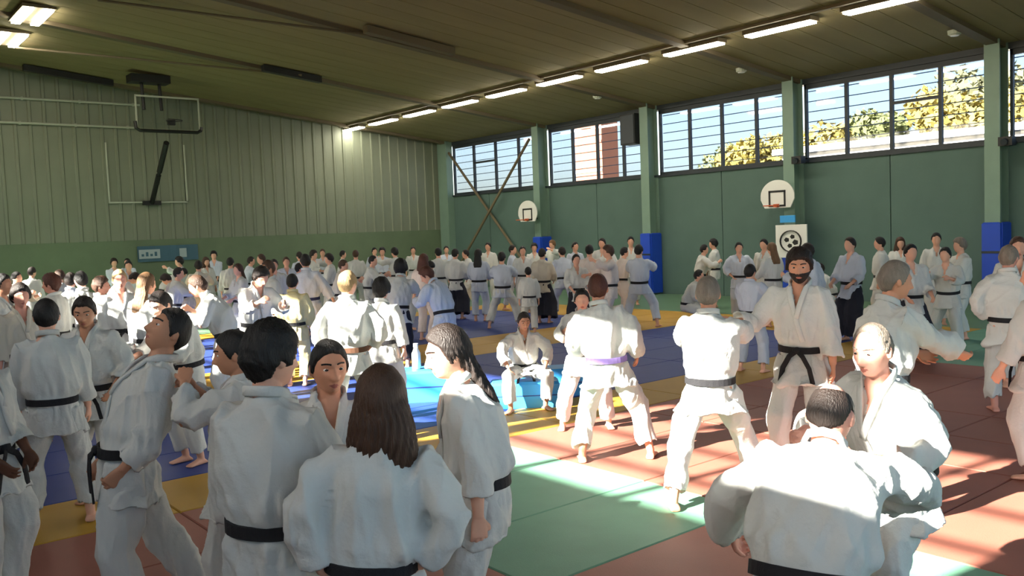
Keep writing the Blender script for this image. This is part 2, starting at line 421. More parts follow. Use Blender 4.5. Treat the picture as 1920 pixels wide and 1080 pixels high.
# ------------------------------------------------------------------ fixtures
def build_fixtures():
    # X bracing rods in the end bay
    Y0, Y1 = COLY[0] - .2, COLY[1] + .1
    for a, b, what in (((W - .16, Y0, 5.3), (W - .16, Y1 + .35, .25), 'falling'), ((W - .3, Y1 + .35, 5.3), (W - .3, Y0, .25), 'rising')):
        o = MB().bar(a, b, .05, 8).build('brace_rod', M['seam'])
        tag(o, 'slanting steel bracing rod %s' % ('running down from the far corner' if 'falling' in what else 'rising from the foot of the far corner of the gym'), 'brace', 'crossed bracing rods')
    # two small fan-shaped training backboards on the columns
    def fan_board(px, py, i, label):
        p = at_x(px, py, W - .85)
        t = empty('fan_backboard', p); tag(t, label, 'backboard', 'fan-shaped training backboards')
        n = 18; w, h = .50, .40
        prof = [(-.38, -.30), (.38, -.30), (.50, -.08)] + [(.5 * math.cos(a), .0 + .42 * math.sin(a)) for a in np.linspace(.1, math.pi - .1, n)] + [(-.50, -.08)]
        V = [(0, y, z) for y, z in prof] + [(.03, y, z) for y, z in prof]; k = len(prof)
        F = [tuple(range(k)), tuple(range(2 * k - 1, k - 1, -1))] + [(j, j + k, (j + 1) % k + k, (j + 1) % k) for j in range(k)]
        mesh_obj('board', V, F, M['white'], t)
        sq = MB()
        for y0, y1, z0, z1 in ((-.25, -.2, -.24, .14), (.2, .25, -.24, .14), (-.25, .25, .1, .15), (-.25, .25, -.27, -.22)): sq.box(-.012, -.001, y0, y1, z0, z1)
        sq.build('target_square', M['black'], t)
        ang = np.linspace(0, 2 * math.pi, 21)
        hp = [(-.27 + .2 * math.cos(a), .2 * math.sin(a), -.24) for a in ang]
        hoop = MB().add(*tube(np.array(hp), [.012] * 21, n=6)).build('hoop', M['orange'], t)
        MB().box(-.09, .0, -.06, .06, -.28, -.2).build('bracket', M['orange'], hoop)
        dy = COLY[i] - p.y
        MB().bar((.03, 0, 0), (.85 - .40, dy * .8, 0), .03).bar((.03, 0, -.2), (.85 - .40, dy * .8, -.2), .03).build('mount_arm', M['black'], t)
    fan_board(989, 399, 1, 'small pale fan backboard beside the second column from the far corner')
    fan_board(1457, 368, 3, 'larger white fan backboard with black target square on the nearer column')
    # hanging loudspeaker by the third column
    p = at_x(1193, 242, W - .35)
    t = empty('loudspeaker', (W - .35, COLY[2] + .55, p.z)); tag(t, 'black loudspeaker hung in the window beside the third column', 'speaker')
    MB().box(-.22, .2, -.3, .3, -.46, .46).build('cabinet', M['black'], t)
    MB().cbox(-.24, -.22, -.27, .27, -.43, .43, .005).build('grille', M['dark'], t)
    MB().box(.2, .33, -.05, .05, -.1, .1).build('bracket', M['dark'], t)
    for i, (px, py), lab in ((3, (1511, 299), 'small black spotlight box on the sill beside the near backboard column'), (4, (1880, 266), 'small black spotlight box on the sill beside the nearest visible column')):
        p = at_x(px, py, W - .5)
        t = empty('spotlight', (W - .5, COLY[i] - .32, p.z)); tag(t, lab, 'spotlight', 'sill spotlights')
        MB().box(-.1, .1, -.14, .14, -.09, .1).build('housing', M['black'], t)
        MB().bar((-.1, 0, 0), (-.16, 0, -.02), .07, 12).build('lens_hood', M['dark'], t)
        MB().box(.1, .46, -.03, .03, -.03, .03).build('bracket', M['dark'], t)
    # emblem panel behind the bearded man, on the column
    p = at_x(1487, 452, W - .75)
    t = empty('emblem_panel', (W - .80, p.y, p.z)); tag(t, 'white square panel with a dark round patched emblem, above the bearded man', 'panel')
    MB().cbox(-.04, .0, -.45, .45, -.42, .42, .004).build('board', M['white'], t)
    V, F = tube(np.array([(-.05, .30 * math.cos(a), .27 * math.sin(a)) for a in np.linspace(0, 2 * math.pi, 25)]), [.05] * 25, [.012] * 25, n=6)
    mesh_obj('emblem_ring', V, F, M['black'], t)
    for a, rr in ((.3, .13), (1.9, .12), (3.4, .15), (5.0, .12)):
        q = [(-.048, .13 * math.cos(a) + rr * .6 * math.cos(b), .12 * math.sin(a) + rr * .5 * math.sin(b)) for b in np.linspace(0, 2 * math.pi, 6)[:-1]]
        V = q + [(x + .012, y, z) for x, y, z in q]
        mesh_obj('emblem_patch', V, [tuple(range(5)), tuple(range(9, 4, -1))] + [(j, j + 5, (j + 1) % 5 + 5, (j + 1) % 5) for j in range(5)], M['black'], t)
    b = MB().cbox(-.03, .0, -.22, .22, -.08, .1, .004).build('blue_header', M['cyan'], t); b.location = (0, .1, .56)
    MB().box(0, .27, -.1, .1, -.2, .2).build('bracket', M['dark'], t)
    # blue banner on the dado of the far wall
    p0 = at_y(258, 475, D - .06); p1 = at_y(372, 472, D - .06)
    z0, z1 = at_y(315, 489, D).z, at_y(315, 460, D).z
    t = empty('banner', (p0.x, D - .03, z0)); tag(t, 'long faded blue banner with pale unreadable print on the far wall', 'banner')
    L, hh = p1.x - p0.x, z1 - z0
    n = 24; V = []; F = []
    for i in range(n + 1):
        for z in (0, hh): V.append((L * i / n, -.012 + .012 * math.sin(i * 1.1), z))
    F = [(2 * i, 2 * i + 2, 2 * i + 3, 2 * i + 1) for i in range(n)]
    mesh_obj('cloth', V, F, M['banner'], t)
    mb = MB(); rr = random.Random(3)
    for x0, x1 in ((.02, .36), (.68, .8)):
        MB().box(L * x0, L * x1, -.034, -.028, hh * .2, hh * .78).build('pale_print', M['bannerw'], t)
    mb = MB()
    for k in range(4): MB().box(L * (.06 + .07 * k), L * (.1 + .07 * k), -.04, -.034, hh * .35, hh * (.5 + .12 * (k % 2))).build('dark_print', M['banner'], t)
    # two pale conduits high on the far wall
    for (a, b), lab in ((((0, 183), (262, 196)), 'upper pale conduit pipe along the top of the ribbed wall'), (((0, 227), (252, 241)), 'lower pale conduit pipe along the top of the ribbed wall')):
        q = at_y(b[0], b[1], D - .08); q0 = at_y(a[0], a[1], D - .08)
        z = (q.z + q0.z) / 2
        o = MB().bar((q0.x - 1.5, D - .07, z), (q.x, D - .07, z), .035, 8)
        for k in range(4):
            xx = q0.x - 1 + (q.x - q0.x + .8) * k / 3; o.box(xx - .03, xx + .03, D - .08, D - .03, z - .05, z + .05)
        o = o.build('conduit_pipe', M['pipe']); tag(o, lab, 'pipe', 'pale wall conduits')
    # folded ceiling-hung basketball goal in front of the far wall
    yb = 26.6
    l, r = at_y(254, 243, yb), at_y(378, 250, yb)
    cx, w2, zb = (l.x + r.x) / 2, (r.x - l.x) / 2, (l.z + r.z) / 2
    t = empty('basketball_goal', (cx, yb, zb)); tag(t, 'folded basketball goal with clear board and dark padded edge on the far wall', 'basketball goal')
    th = 1.0
    MB().box(-w2 + .06, w2 - .06, -.01, .01, .08, th).build('clear_board', M['glass'], t)
    MB().add(*tube(np.array([(-w2, 0, .26), (-w2 + .02, 0, .06), (-w2 + .12, 0, 0), (w2 - .12, 0, 0), (w2 - .02, 0, .06), (w2, 0, .16)]), [.05] * 6, [.075] * 6, n=8)).build('edge_pad', M['black'], t)
    fr = MB(); fr.box(-w2 + .03, -w2 + .07, -.02, .02, .1, th).box(w2 - .07, w2 - .03, -.02, .02, .1, th).box(-w2 + .03, w2 - .03, -.02, .02, th - .03, th + .02)
    fr.build('board_frame', M['pipe'], t)
    ang = np.linspace(0, 2 * math.pi, 25)
    hp = MB().add(*tube(np.array([(.05 + .22 * math.cos(a), -.34 + .22 * math.sin(a), .28) for a in ang]), [.014] * 25, n=6)).build('hoop', M['black'], t)
    MB().box(-.05, .15, -.13, -.01, .18, .36).build('hoop_bracket', M['black'], hp)
    hang = MB()
    zc = ceil_z(cx) - zb - .02
    for px in (270, 303):
        q = at_y(px, 205, yb); hang.bar((q.x - cx, 0, th * .6), (q.x - cx, .1, zc), .05)
    hang.build('hanger', M['black'], t)
    m0 = at_y(268, 180, yb)
    MB().box(m0.x - cx - .35, m0.x - cx + .75, -.2, .3, zc - .22, zc - .0).build('ceiling_mount', M['black'], t)
    b0 = at_y(312, 268, yb + .1); b1 = at_y(285, 380, D - .1)
    v0 = Vector((b0.x - cx, .1, b0.z - zb)); v1 = Vector((b1.x - cx, D - .1 - yb, b1.z - zb))
    mid = v0.lerp(v1, .46)
    MB().bar(v0, mid, .085).build('brace_upper', M['black'], t)
    MB().bar(v0.lerp(v1, .42), v1, .055).bar(v0.lerp(v1, .52), v1, .08).build('brace_lower', M['black'], t)
    MB().box(v1.x - .28, v1.x + .28, v1.z * 0 + D - yb - .14, D - yb - .02, v1.z - .08, v1.z + .06).build('wall_plate', M['black'], t)
    # pale marked outline on the wall behind the goal
    a, b = at_y(203, 380, D), at_y(352, 380, D); up = at_y(345, 272, D)
    mb = MB().box(a.x, b.x, D - .045, D - .02, a.z - .025, a.z + .025).box(b.x - .05, b.x, D - .045, D - .02, a.z, up.z).box(a.x, a.x + .05, D - .045, D - .02, a.z, up.z)
    o = mb.build('wall_marking', M['pipe']); tag(o, 'pale rectangular outline strip on the ribbed wall behind the goal', 'marking')
    # two cables under the ceiling and the fittings they end in
    for (a, b), lab in ((((29, 89), (566, 141)), 'thin dark cable sagging under the ceiling above the basketball goal'), (((183, 0), (752, 73)), 'thin dark cable crossing the ceiling nearer the viewer')):
        p, q = at_ceil(*a, .12), at_ceil(*b, .12)
        P = np.array([tuple(p.lerp(q, s)) for s in np.linspace(0, 1, 9)])
        o = MB().add(*tube(P, [.03] * 9, n=6)).build('ceiling_cable', M['seam']); tag(o, lab, 'cable')
    for (px, py, L, lab) in ((548, 142, 1.7, 'long dark fitting on the ceiling over the far crowd'), (770, 80, 2.4, 'long dark fitting on the ceiling beam in the middle'), (130, 145, 2.4, 'long dark fitting where the ribbed wall meets the ceiling')):
        p = at_ceil(px, py, .16)
        mb = MB(); ang = math.atan(-CSL)
        V = []
        for d in (-.14, .1):
            for x, y in ((-L / 2, -.1), (L / 2, -.1), (L / 2, .1), (-L / 2, .1)): V.append((p.x + x, p.y + y, ceil_z(p.x + x) - .1 + d * .7))
        mb.add(V, BOXF)
        o = mb.build('ceiling_fitting', M['black'] if px != 770 else M['seam']); tag(o, lab, 'ceiling fitting', 'dark ceiling fittings')
    for k, (px, py) in enumerate(((1390, 128), (1790, 57), (1120, 178))):
        p = at_ceil(px, py, .03)
        t = empty('ceiling_spotlight', p); tag(t, 'small pale ceiling spot ' + ['above the near backboard', 'above the nearest visible column', 'above the loudspeaker'][k], 'ceiling spot', 'pale ceiling spots')
        V, F = tube(np.array([(0, 0, -.1), (0, 0, -.08), (0, 0, 0)]), [.10, .13, .14], n=14)
        mesh_obj('body', V, F, M['pipe'], t); V, F = tube(np.array([(0, 0, -.115), (0, 0, -.1)]), [.08, .09], n=14); mesh_obj('lens', V, F, M['white'], t)
    # light blue foam blocks and a white bottle by the yellow strip
    def block(px, py, lx, ly, h, lab, rz=0):
        p = at_height(px, py, .04); t = empty('foam_block', (p.x, p.y, .04), rz); tag(t, lab, 'foam block', 'light blue foam blocks')
        MB().cbox(-lx / 2, lx / 2, -ly / 2, ly / 2, 0, h, .03).build('block', M['cyan'], t)
        mb = MB().box(-lx / 2 - .003, lx / 2 + .003, -ly / 2 - .003, ly / 2 + .003, h * .46, h * .5); mb.build('seam_strip', M['blue'], t)
        return p
    block(985, 760, .8, .36, .30, 'light blue foam block the seated child sits on', R(-39))
    block(1053, 738, .5, .4, .34, 'light blue foam block at the feet of the back-turned pair', R(-30))
    p = block(792, 748, .6, .45, .38, 'light blue foam block with white bottle, behind the long-haired woman', R(-35))
    t = empty('water_bottle', (p.x - .05, p.y + .02, .42)); tag(t, 'white plastic bottle standing on a light blue foam block', 'bottle')
    V, F = tube(np.array([(0, 0, 0), (0, 0, .01), (0, 0, .2), (0, 0, .25), (0, 0, .28)]), [.045, .055, .055, .03, .028], n=14); mesh_obj('body', V, F, M['bottle'], t, True)
    V, F = tube(np.array([(0, 0, .28), (0, 0, .32)]), [.03, .03], n=12); mesh_obj('cap', V, F, M['bottle'], t)

# ------------------------------------------------------------------ outside the windows
def build_outside():
    g = MB().box(W + .4, 140, -80, 180, -.6, -.3).build('ground', M['ground']); tag(g, kind='structure')
    def tree(px, py, x, rw, m, lab, nleaf=1500, trunk=True):
        top = at_x(px, py, x)
        H = top.z; c = Vector((x, top.y, H - rw * .85))
        t = empty('tree', (x, top.y, -.3)); tag(t, lab, 'tree', 'trees beyond the windows')
        rr = random.Random(px)
        tz = c.z + .3
        MB().add(*tube(np.array([(0, 0, 0), (.05, .03, tz * .5), (0, 0, tz)]), [.28, .2, .1], n=8)).build('trunk', M['bark'], t, True)
        brs = MB()
        V, F = [], []
        blobs = [(0, 0, 0, rw * .6)] + [(rr.uniform(-.6, .6) * rw, rr.uniform(-.75, .75) * rw, rr.uniform(-.5, .42) * rw, rw * rr.uniform(.28, .42)) for _ in range(9)]
        for bx, by, bz, br in blobs[1:]: brs.bar((0, 0, tz - rw * .5), (bx, by, tz + bz), .05, 5)
        brs.build('branches', M['bark'], t)
        lf = MB(); N = nleaf
        Vs = []; Fs = []
        for k in range(N):
            bx, by, bz, br = blobs[k % len(blobs)]
            d = np.array([rr.gauss(0, 1) for _ in range(3)]); d /= np.linalg.norm(d); q = np.array([bx, by, tz + bz]) + d * br * rr.uniform(.65, 1.08)
            u = np.array([rr.gauss(0, 1) for _ in range(3)]); u /= np.linalg.norm(u); v = np.cross(u, d); v /= np.linalg.norm(v) + 1e-9
            s = rr.uniform(.14, .3) * (rw / 3.0) ** .5
            b = len(Vs); Vs += [q - u * s, q + v * s * .6, q + u * s, q - v * s * .6]; Fs.append((b, b + 1, b + 2, b + 3))
        o = mesh_obj('foliage', Vs, Fs, m, t); o['kind'] = 'stuff'
    tree(1425, 232, 50, 3.0, M['leafy'], 'rounded yellow-green tree straddling the near backboard column', 3000)
    tree(1545, 206, 43, 2.7, M['leafy'], 'bright yellow tree just past the near backboard column', 3200)
    tree(1372, 258, 60, 2.6, M['leafg'], 'small olive tree at the low end of the middle window')
    tree(1622, 194, 50, 3.0, M['leafg'], 'olive green tree in the middle of the wide window', 3000)
    tree(1712, 222, 60, 3.2, M['leafd'], 'greyish tree low behind the opened pane', 2500)
    tree(1815, 142, 44, 2.9, M['leafy'], 'tall yellow-green tree at the nearest visible column', 3600)
    tree(1940, 74, 52, 4.4, M['leafd'], 'tall grey-brown tree filling the window at the view edge', 4500)
    # white flat-roofed building
    a, b = at_x(1500, 275, 33), at_x(1960, 225, 33)
    zt = at_x(1750, 250, 33).z
    t = empty('flat_roofed_building', (33, (a.y + b.y) / 2, -.3)); tag(t, 'low white flat-roofed building seen at the foot of the trees', 'building')
    hl = abs(a.y - b.y) / 2 + 1
    MB().box(.2, 3.6, -hl, hl, 0, zt + .1).build('wall', M['bwall'], t)
    MB().box(-.1, 3.9, -hl - .3, hl + .3, zt + .1, zt + .35).build('roof_edge', M['bwall'], t)
    for k in range(5):
        y = -hl + (k + .5) * 2 * hl / 5
        o = MB().box(.14, .2, y - .8, y + .8, 1.2, 2.6).build('window_frame', M['dark'], t); MB().box(.12, .14, y - .7, y + .7, 1.3, 2.5).build('pane', M['banner'], o)
    # brick tower block
    l, r = at_x(1079, 290, 60), at_x(1129, 290, 60)
    t = empty('brick_tower', (60, (l.y + r.y) / 2, -.3)); tag(t, 'tall plain sunlit brick tower seen through the second window', 'building')
    hw = abs(l.y - r.y) / 2
    MB().box(0, 2.2, -hw, hw, 0, 26).build('wall', M['brick'], t)
    for k in range(9): MB().box(-.08, .0, -hw, hw, 2.4 + 2.7 * k, 2.65 + 2.7 * k).build('string_course', M['bwall'] if k % 3 == 2 else M['brick'], t)
    MB().box(-.3, 2.5, -hw - .3, hw + .3, 26, 26.6).build('parapet', M['brick'], t)
build_fixtures(); build_outside()
# ------------------------------------------------------------------ people: geometry by lofts, fused by voxel remesh
A3 = lambda *v: np.array(v, float)
def rot(axis, a):
    return np.array(Matrix.Rotation(a, 3, Vector(axis)))
def nrm(v): return v / (np.linalg.norm(v) + 1e-12)
def fuse(name, parts, voxel, smooth=2, dec=None, sf=.5):
    V = []; F = []; b = 0
    for v, f in parts:
        V.append(v); F += [tuple(i + b for i in q) for q in f]; b += len(v)
    V = np.concatenate(V)
    me = bpy.data.meshes.new('tmp'); me.from_pydata(V.tolist(), [], F)
    ob = bpy.data.objects.new('tmp', me); COL.objects.link(ob)
    m = ob.modifiers.new('r', 'REMESH'); m.mode = 'VOXEL'; m.voxel_size = voxel; m.adaptivity = 0
    if smooth:
        k = ob.modifiers.new('s', 'SMOOTH'); k.factor = sf; k.iterations = smooth
    if dec:
        d = ob.modifiers.new('d', 'DECIMATE'); d.ratio = dec
    dg = bpy.context.evaluated_depsgraph_get()
    out = bpy.data.meshes.new_from_object(ob.evaluated_get(dg)); out.name = name
    bpy.data.objects.remove(ob); bpy.data.meshes.remove(me)
    out.polygons.foreach_set('use_smooth', [True] * len(out.polygons))
    return out
def getV(me):
    a = np.empty(len(me.vertices) * 3); me.vertices.foreach_get('co', a); return a.reshape(-1, 3)
def setV(me, V): me.vertices.foreach_set('co', V.ravel()); me.update()
def getN(me):
    a = np.empty(len(me.vertices) * 3); me.vertices.foreach_get('normal', a); return a.reshape(-1, 3)
def sst(a, b, x):
    t = np.clip((x - a) / (b - a), 0, 1); return t * t * (3 - 2 * t)
def gau(x, s): return np.exp(-(x / s) ** 2)

def folds(V, amp, seed, stretch=(1, 1, .35)):
    rg = np.random.RandomState(seed)
    q = V * np.array(stretch)
    o = np.zeros(len(V))
    w = np.stack([np.sin(q @ rg.normal(0, 9, 3) + rg.rand() * 6) for _ in range(3)], 1) * .035
    q = q + w
    for k, fr in enumerate((13, 22, 36)):
        for _ in range(2):
            d = nrm(rg.normal(0, 1, 3)) * fr
            s = np.sin(q @ d + rg.rand() * 6.3)
            o += ((1 - np.abs(s)) ** 1.6 * 1.7 - .62) / (1 + .5 * k)
    return o * amp / 2.2

def head_pts(P, face=True):
    """P: points on a unit sphere (x right, y forward, z up) -> head surface, metres."""
    x, y, z = P[:, 0] * .077, P[:, 1] * .099, P[:, 2] * .119
    e = np.abs(P) ** 1.0
    lo = np.clip(-z / .119, 0, 1)
    fr = sst(-.25, .35, P[:, 1])
    x = x * (1 - .30 * lo ** 1.6 * fr - .12 * lo * (1 - fr))
    x = x * (1 - .06 * sst(.03, .11, z) * fr)
    y = np.where(P[:, 1] < 0, y * (1 - .42 * sst(.0, .1, -z)), y * (1 - .10 * sst(.02, .11, z)))
    y = y + .018 * lo ** 2 * fr
    if face:
        f = sst(.3, .6, P[:, 1])
        ax = np.abs(x)
        y = y + f * .012 * gau(x, .022) * gau(z + .103, .018)                      # chin
        y = y + f * .008 * gau(z - .026, .011) * gau(x, .05)                       # brow ridge
        y = y - f * .013 * gau(ax - .032, .015) * gau(z - .005, .013)              # eye sockets
        nz = np.clip((.016 - z) / .05, 0, 1) * sst(-.052, -.040, z)
        y = y + f * .030 * nz * gau(x, .006 + .010 * np.clip((.016 - z) / .05, 0, 1))   # nose
        y = y + f * .010 * gau(ax - .014, .007) * gau(z + .037, .008)              # nostril wings
        y = y + f * (.007 * gau(x, .024) * gau(z + .063, .006) + .007 * gau(x, .020) * gau(z + .077, .007) - .004 * gau(x, .024) * gau(z + .070, .003))
        y = y + f * .004 * gau(ax - .046, .016) * gau(z + .018, .02)               # cheekbones
        y = y - f * .005 * gau(ax - .035, .014) * gau(z + .055, .02)
    return np.stack([x, y, z], 1)
def sphere(nu, nv):
    V = [(0, 0, 1)]
    for i in range(1, nv):
        t = math.pi * i / nv
        for j in range(nu):
            p = 2 * math.pi * j / nu
            V.append((math.sin(t) * math.cos(p), math.sin(t) * math.sin(p), math.cos(t)))
    V.append((0, 0, -1)); F = []
    for j in range(nu): F.append((0, 1 + j, 1 + (j + 1) % nu))
    for i in range(nv - 2):
        for j in range(nu):
            a = 1 + i * nu + j; b = 1 + i * nu + (j + 1) % nu
            F.append((a, a + nu, b + nu, b))
    L = len(V) - 1; b0 = 1 + (nv - 2) * nu
    for j in range(nu): F.append((L, b0 + (j + 1) % nu, b0 + j))
    return np.array(V, float), F
def ellipsoid(c, r, nu=12, nv=8, M3=None):
    V, F = sphere(nu, nv); V = V * np.array(r)
    if M3 is not None: V = V @ M3.T
    return V + np.array(c), F

def hair_geo(style, nu, nv, seed=0):
    """closed hair shell in head space; below the skin where there is no hair."""
    P, F = sphere(nu, nv)
    H = head_pts(P, False)
    az = np.degrees(np.abs(np.arctan2(P[:, 0], P[:, 1])))       # 0 front, 180 back
    z = H[:, 2]
    front, side, back, th, crown = dict(
        short=(.070, -.012, -.085, .013, 1), crop=(.074, .0, -.075, .006, 1), bald=(.135, .012, -.075, .007, 0), receding=(.095, .004, -.08, .009, 1),
        full=(.060, -.02, -.09, .024, 1), bob=(.062, -.05, -.11, .024, 1), long=(.072, -.03, -.11, .018, 1), tied=(.072, -.012, -.085, .012, 1), curly=(.058, -.03, -.095, .034, 1))[style]
    zl = np.interp(az, [0, 38, 62, 82, 100, 125, 180], [front, front - .008, front * .45, side - .018, side + .012, (side + back) / 2 - .01, back])
    rg = np.random.RandomState(seed)
    nz = np.zeros(len(P))
    for k in range(6): nz += np.sin(P @ (rg.normal(0, 1, 3) * (7 + 5 * k)) + rg.rand() * 6) / (1.5 + k)
    zl = zl + .004 * nz
    m = sst(-.006, .010, z - zl)
    if not crown:
        rr = np.hypot(H[:, 0] / .06, (H[:, 1] - .012) / .085)
        m = m * (1 - sst(.035, .07, z) * (1 - sst(.75, 1.0, rr)))
    amp = .0045 if style in ('curly', 'full') else .0022
    off = (th * (1 + .25 * sst(.03, .1, z)) + amp * nz) * m - .016 * (1 - m)
    n = P / np.array([.077, .099, .119]); n /= np.linalg.norm(n, axis=1)[:, None]
    return H + n * off[:, None], F
def hair_extra(style):
    z3 = A3(0, 0, 1); out = []
    def sec(rows, n=18):
        C = [A3(0, c[1], c[0]) for c in rows]
        return loft(np.array(C), [A3(1, 0, 0)] * len(C), [A3(0, 1, 0)] * len(C), [c[2] for c in rows], [c[3] for c in rows], [c[4] for c in rows], n, 2.2)
    if style == 'bob': out.append(sec([(.06, -.015, .070, .05, .075), (.0, -.018, .104, .05, .102), (-.07, -.022, .122, .055, .108), (-.14, -.03, .134, .06, .104), (-.20, -.035, .138, .06, .09), (-.235, -.04, .130, .045, .07)]))
    if style == 'long': out.append(sec([(.03, -.045, .07, .02, .055), (-.06, -.06, .086, .03, .055), (-.14, -.085, .095, .03, .05), (-.22, -.115, .105, .03, .045), (-.30, -.135, .09, .025, .04)]))
    if style == 'tied': out.append(ellipsoid((0, -.118, -.005), (.036, .034, .036), 10, 8))
    return out

def hand_parts(Wp, d, n, side, curl, lod):
    """Wp wrist, d direction, n palm-facing normal, side +1 right / -1 left: thumb side vector = across."""
    d = nrm(d); n = nrm(n - d * n.dot(d)); ac = np.cross(n, d) * side      # towards the thumb
    ac = nrm(ac)
    parts = []
    C = [Wp - d * .03, Wp + d * .0, Wp + d * .035, Wp + d * .075, Wp + d * .095]
    parts.append(loft(np.array(C), [ac] * 5, [n] * 5, [.027, .028, .038, .042, .038], [.02, .019, .017, .015, .011], [.019, .018, .014, .012, .010], 12, 2.6))
    ns = 6 if lod else 8
    for k, (o, L) in enumerate(((.032, .072), (.011, .081), (-.011, .076), (-.031, .060))):
        base = Wp + d * (.085 - .006 * abs(k - 1)) + ac * o
        dd = nrm(d + ac * (o * 2.2)); pts = [base - dd * .02, base]; c = curl * (1 + .08 * k)
        ang = 0.12 + c * .5; p = base
        for sgl, ll in enumerate((.45, .31, .24)):
            v = dd * math.cos(ang) + n * math.sin(ang); p = p + v * L * ll; pts.append(p); ang += .12 + c * .75
        parts.append(tube(np.array(pts), [.010, .0098, .0092, .0084, .006], n=ns))
    b = Wp + d * .022 + ac * .022
    v = nrm(d * .75 + ac * .75 + n * .25); v2 = nrm(d * 1.0 + ac * .25 + n * (.3 + .5 * curl)); v3 = nrm(d * .9 + n * (.4 + .9 * curl))
    parts.append(tube(np.array([b - v * .015, b, b + v * .038, b + v * .038 + v2 * .032, b + v * .038 + v2 * .032 + v3 * .022]), [.014, .0145, .012, .0105, .007], n=ns))
    return parts

def foot_parts(An, yaw, lod, floor_z=None, pitch=0.0):
    f = A3(-math.sin(yaw) * 1, math.cos(yaw), 0); r = A3(f[1], -f[0], 0); u = A3(0, 0, 1)
    if pitch:
        f2 = f * math.cos(pitch) - u * math.sin(pitch); u = u * math.cos(pitch) + f * math.sin(pitch); f = f2
    rows = [(-.062, .030, .018, .034), (-.045, .034, .033, .04), (.0, .034, .06, .035), (.05, .036, .046, .038), (.10, .042, .032, .044), (.14, .044, .024, .047), (.165, .038, .016, .044)]
    C = np.array([An + f * a - u * (.078 - h) for a, h, hh, w in [(q[0], q[2] * .5 + .004, q[2], q[3]) for q in rows]])
    parts = [loft(C, [r] * 7, [u] * 7, [q[3] for q in rows], [q[2] * .62 for q in rows], [q[2] * .62 for q in rows], 12, 2.5)]
    if not lod:
        for k, (o, L, rd) in enumerate(((-.028, .052, .0125), (-.008, .047, .0095), (.009, .042, .009), (.024, .036, .0085), (.037, .028, .008))):
            b = An + f * (.145 - .006 * k) + r * o * SGN[0] - u * (.078 - .014)
            parts.append(tube(np.array([b, b + f * L * .6, b + f * L - u * .003]), [rd, rd, rd * .6], n=7))
    return parts
SGN = [1]

def ik(a, t, l1, l2, pole):
    v = t - a; dist = np.linalg.norm(v); dist = min(dist, (l1 + l2) * .998); u = nrm(v); t = a + u * dist
    p = pole - u * pole.dot(u); p = nrm(p) if np.linalg.norm(p) > 1e-6 else nrm(np.cross(u, A3(1, 0, 0)))
    c = (l1 * l1 + dist * dist - l2 * l2) / (2 * l1 * dist); c = max(-1, min(1, c))
    return a + u * l1 * c + p * l1 * math.sqrt(max(0, 1 - c * c)), t

SKIN = {}
def skin(k):
    if k not in SKIN:
        c = dict(fair=(226, 172, 146), tan=(196, 142, 112), warm=(210, 150, 120), dark=(112, 74, 56), pink=(222, 158, 138))[k]
        m = mat('skin_' + k, srgb(*c), .55, .08, 9, .05, 90, spec=.35)
        b = m.node_tree.nodes['Principled BSDF']; b.inputs['Subsurface Weight'].default_value = .0
        SKIN[k] = m
    return SKIN[k]
HAIRM = {}
def hairm(k):
    if k not in HAIRM:
        c = dict(black=(22, 19, 18), dark=(38, 28, 24), brown=(74, 50, 36), auburn=(84, 44, 32), grey=(132, 120, 108), blond=(176, 146, 104), light=(120, 88, 58))[k]
        HAIRM[k] = mat('hair_' + k, srgb(*c), .55, .25, 30, .5, 160, spec=.4, stretch=(1, 1, .15))
    return HAIRM[k]
GI = {}
def gi(k):
    if k not in GI:
        c = dict(white=(208, 209, 205), cream=(210, 202, 186), blue=(198, 205, 218), yellow=(226, 210, 160), pink=(226, 212, 204))[k]
        GI[k] = mat('cotton_' + k, srgb(*c), .95, .05, 5, .22, 50, spec=.15, rnd=.06)
    return GI[k]
BELT = dict(black=mat('black_belt_cotton', srgb(22, 21, 26), .8, .2, 40, .3, 200), navy=mat('navy_belt_cotton', srgb(40, 46, 92), .8, .1, 40, .3, 200), purple=mat('violet_belt_cotton', srgb(120, 100, 160), .8, .1, 40),
            white=mat('white_belt_cotton', srgb(220, 218, 212), .85), brown=mat('brown_belt_cotton', srgb(88, 56, 36), .8), darkpants=mat('dark_hakama_cotton', srgb(34, 36, 48), .9, .1, 10, .3, 60))
LIP = mat('lip_skin', srgb(176, 104, 92), .45)
EYEW = mat('eye_white', srgb(225, 220, 214), .2); EYED = mat('eye_iris', srgb(40, 28, 22), .15)

DEF = dict(H=1.75, g=1.06, sw=1.0, lean=0, side=0, bend=0, twist=0, head=(0, 0, 0), pel=(0, 0, 0), drop=0.0, tilt=None,
           fl=(-.12, 0, 0), fr=(.12, 0, 0), yl=8, yr=-8, hl=(-.27, .05, .80), hr=(.27, .05, .80), pl=(-.5, -1, -.1), pr=(.5, -1, -.1), nl=None, nr=None, curl=.35,
           hair='short', hc='dark', sk='fair', gi='white', belt='black', pants=None, face=False, collar=False, beard=False, knot=False, sleeve=.80, seed=1, kl=None, kr=None, anl=0.0, anr=0.0)

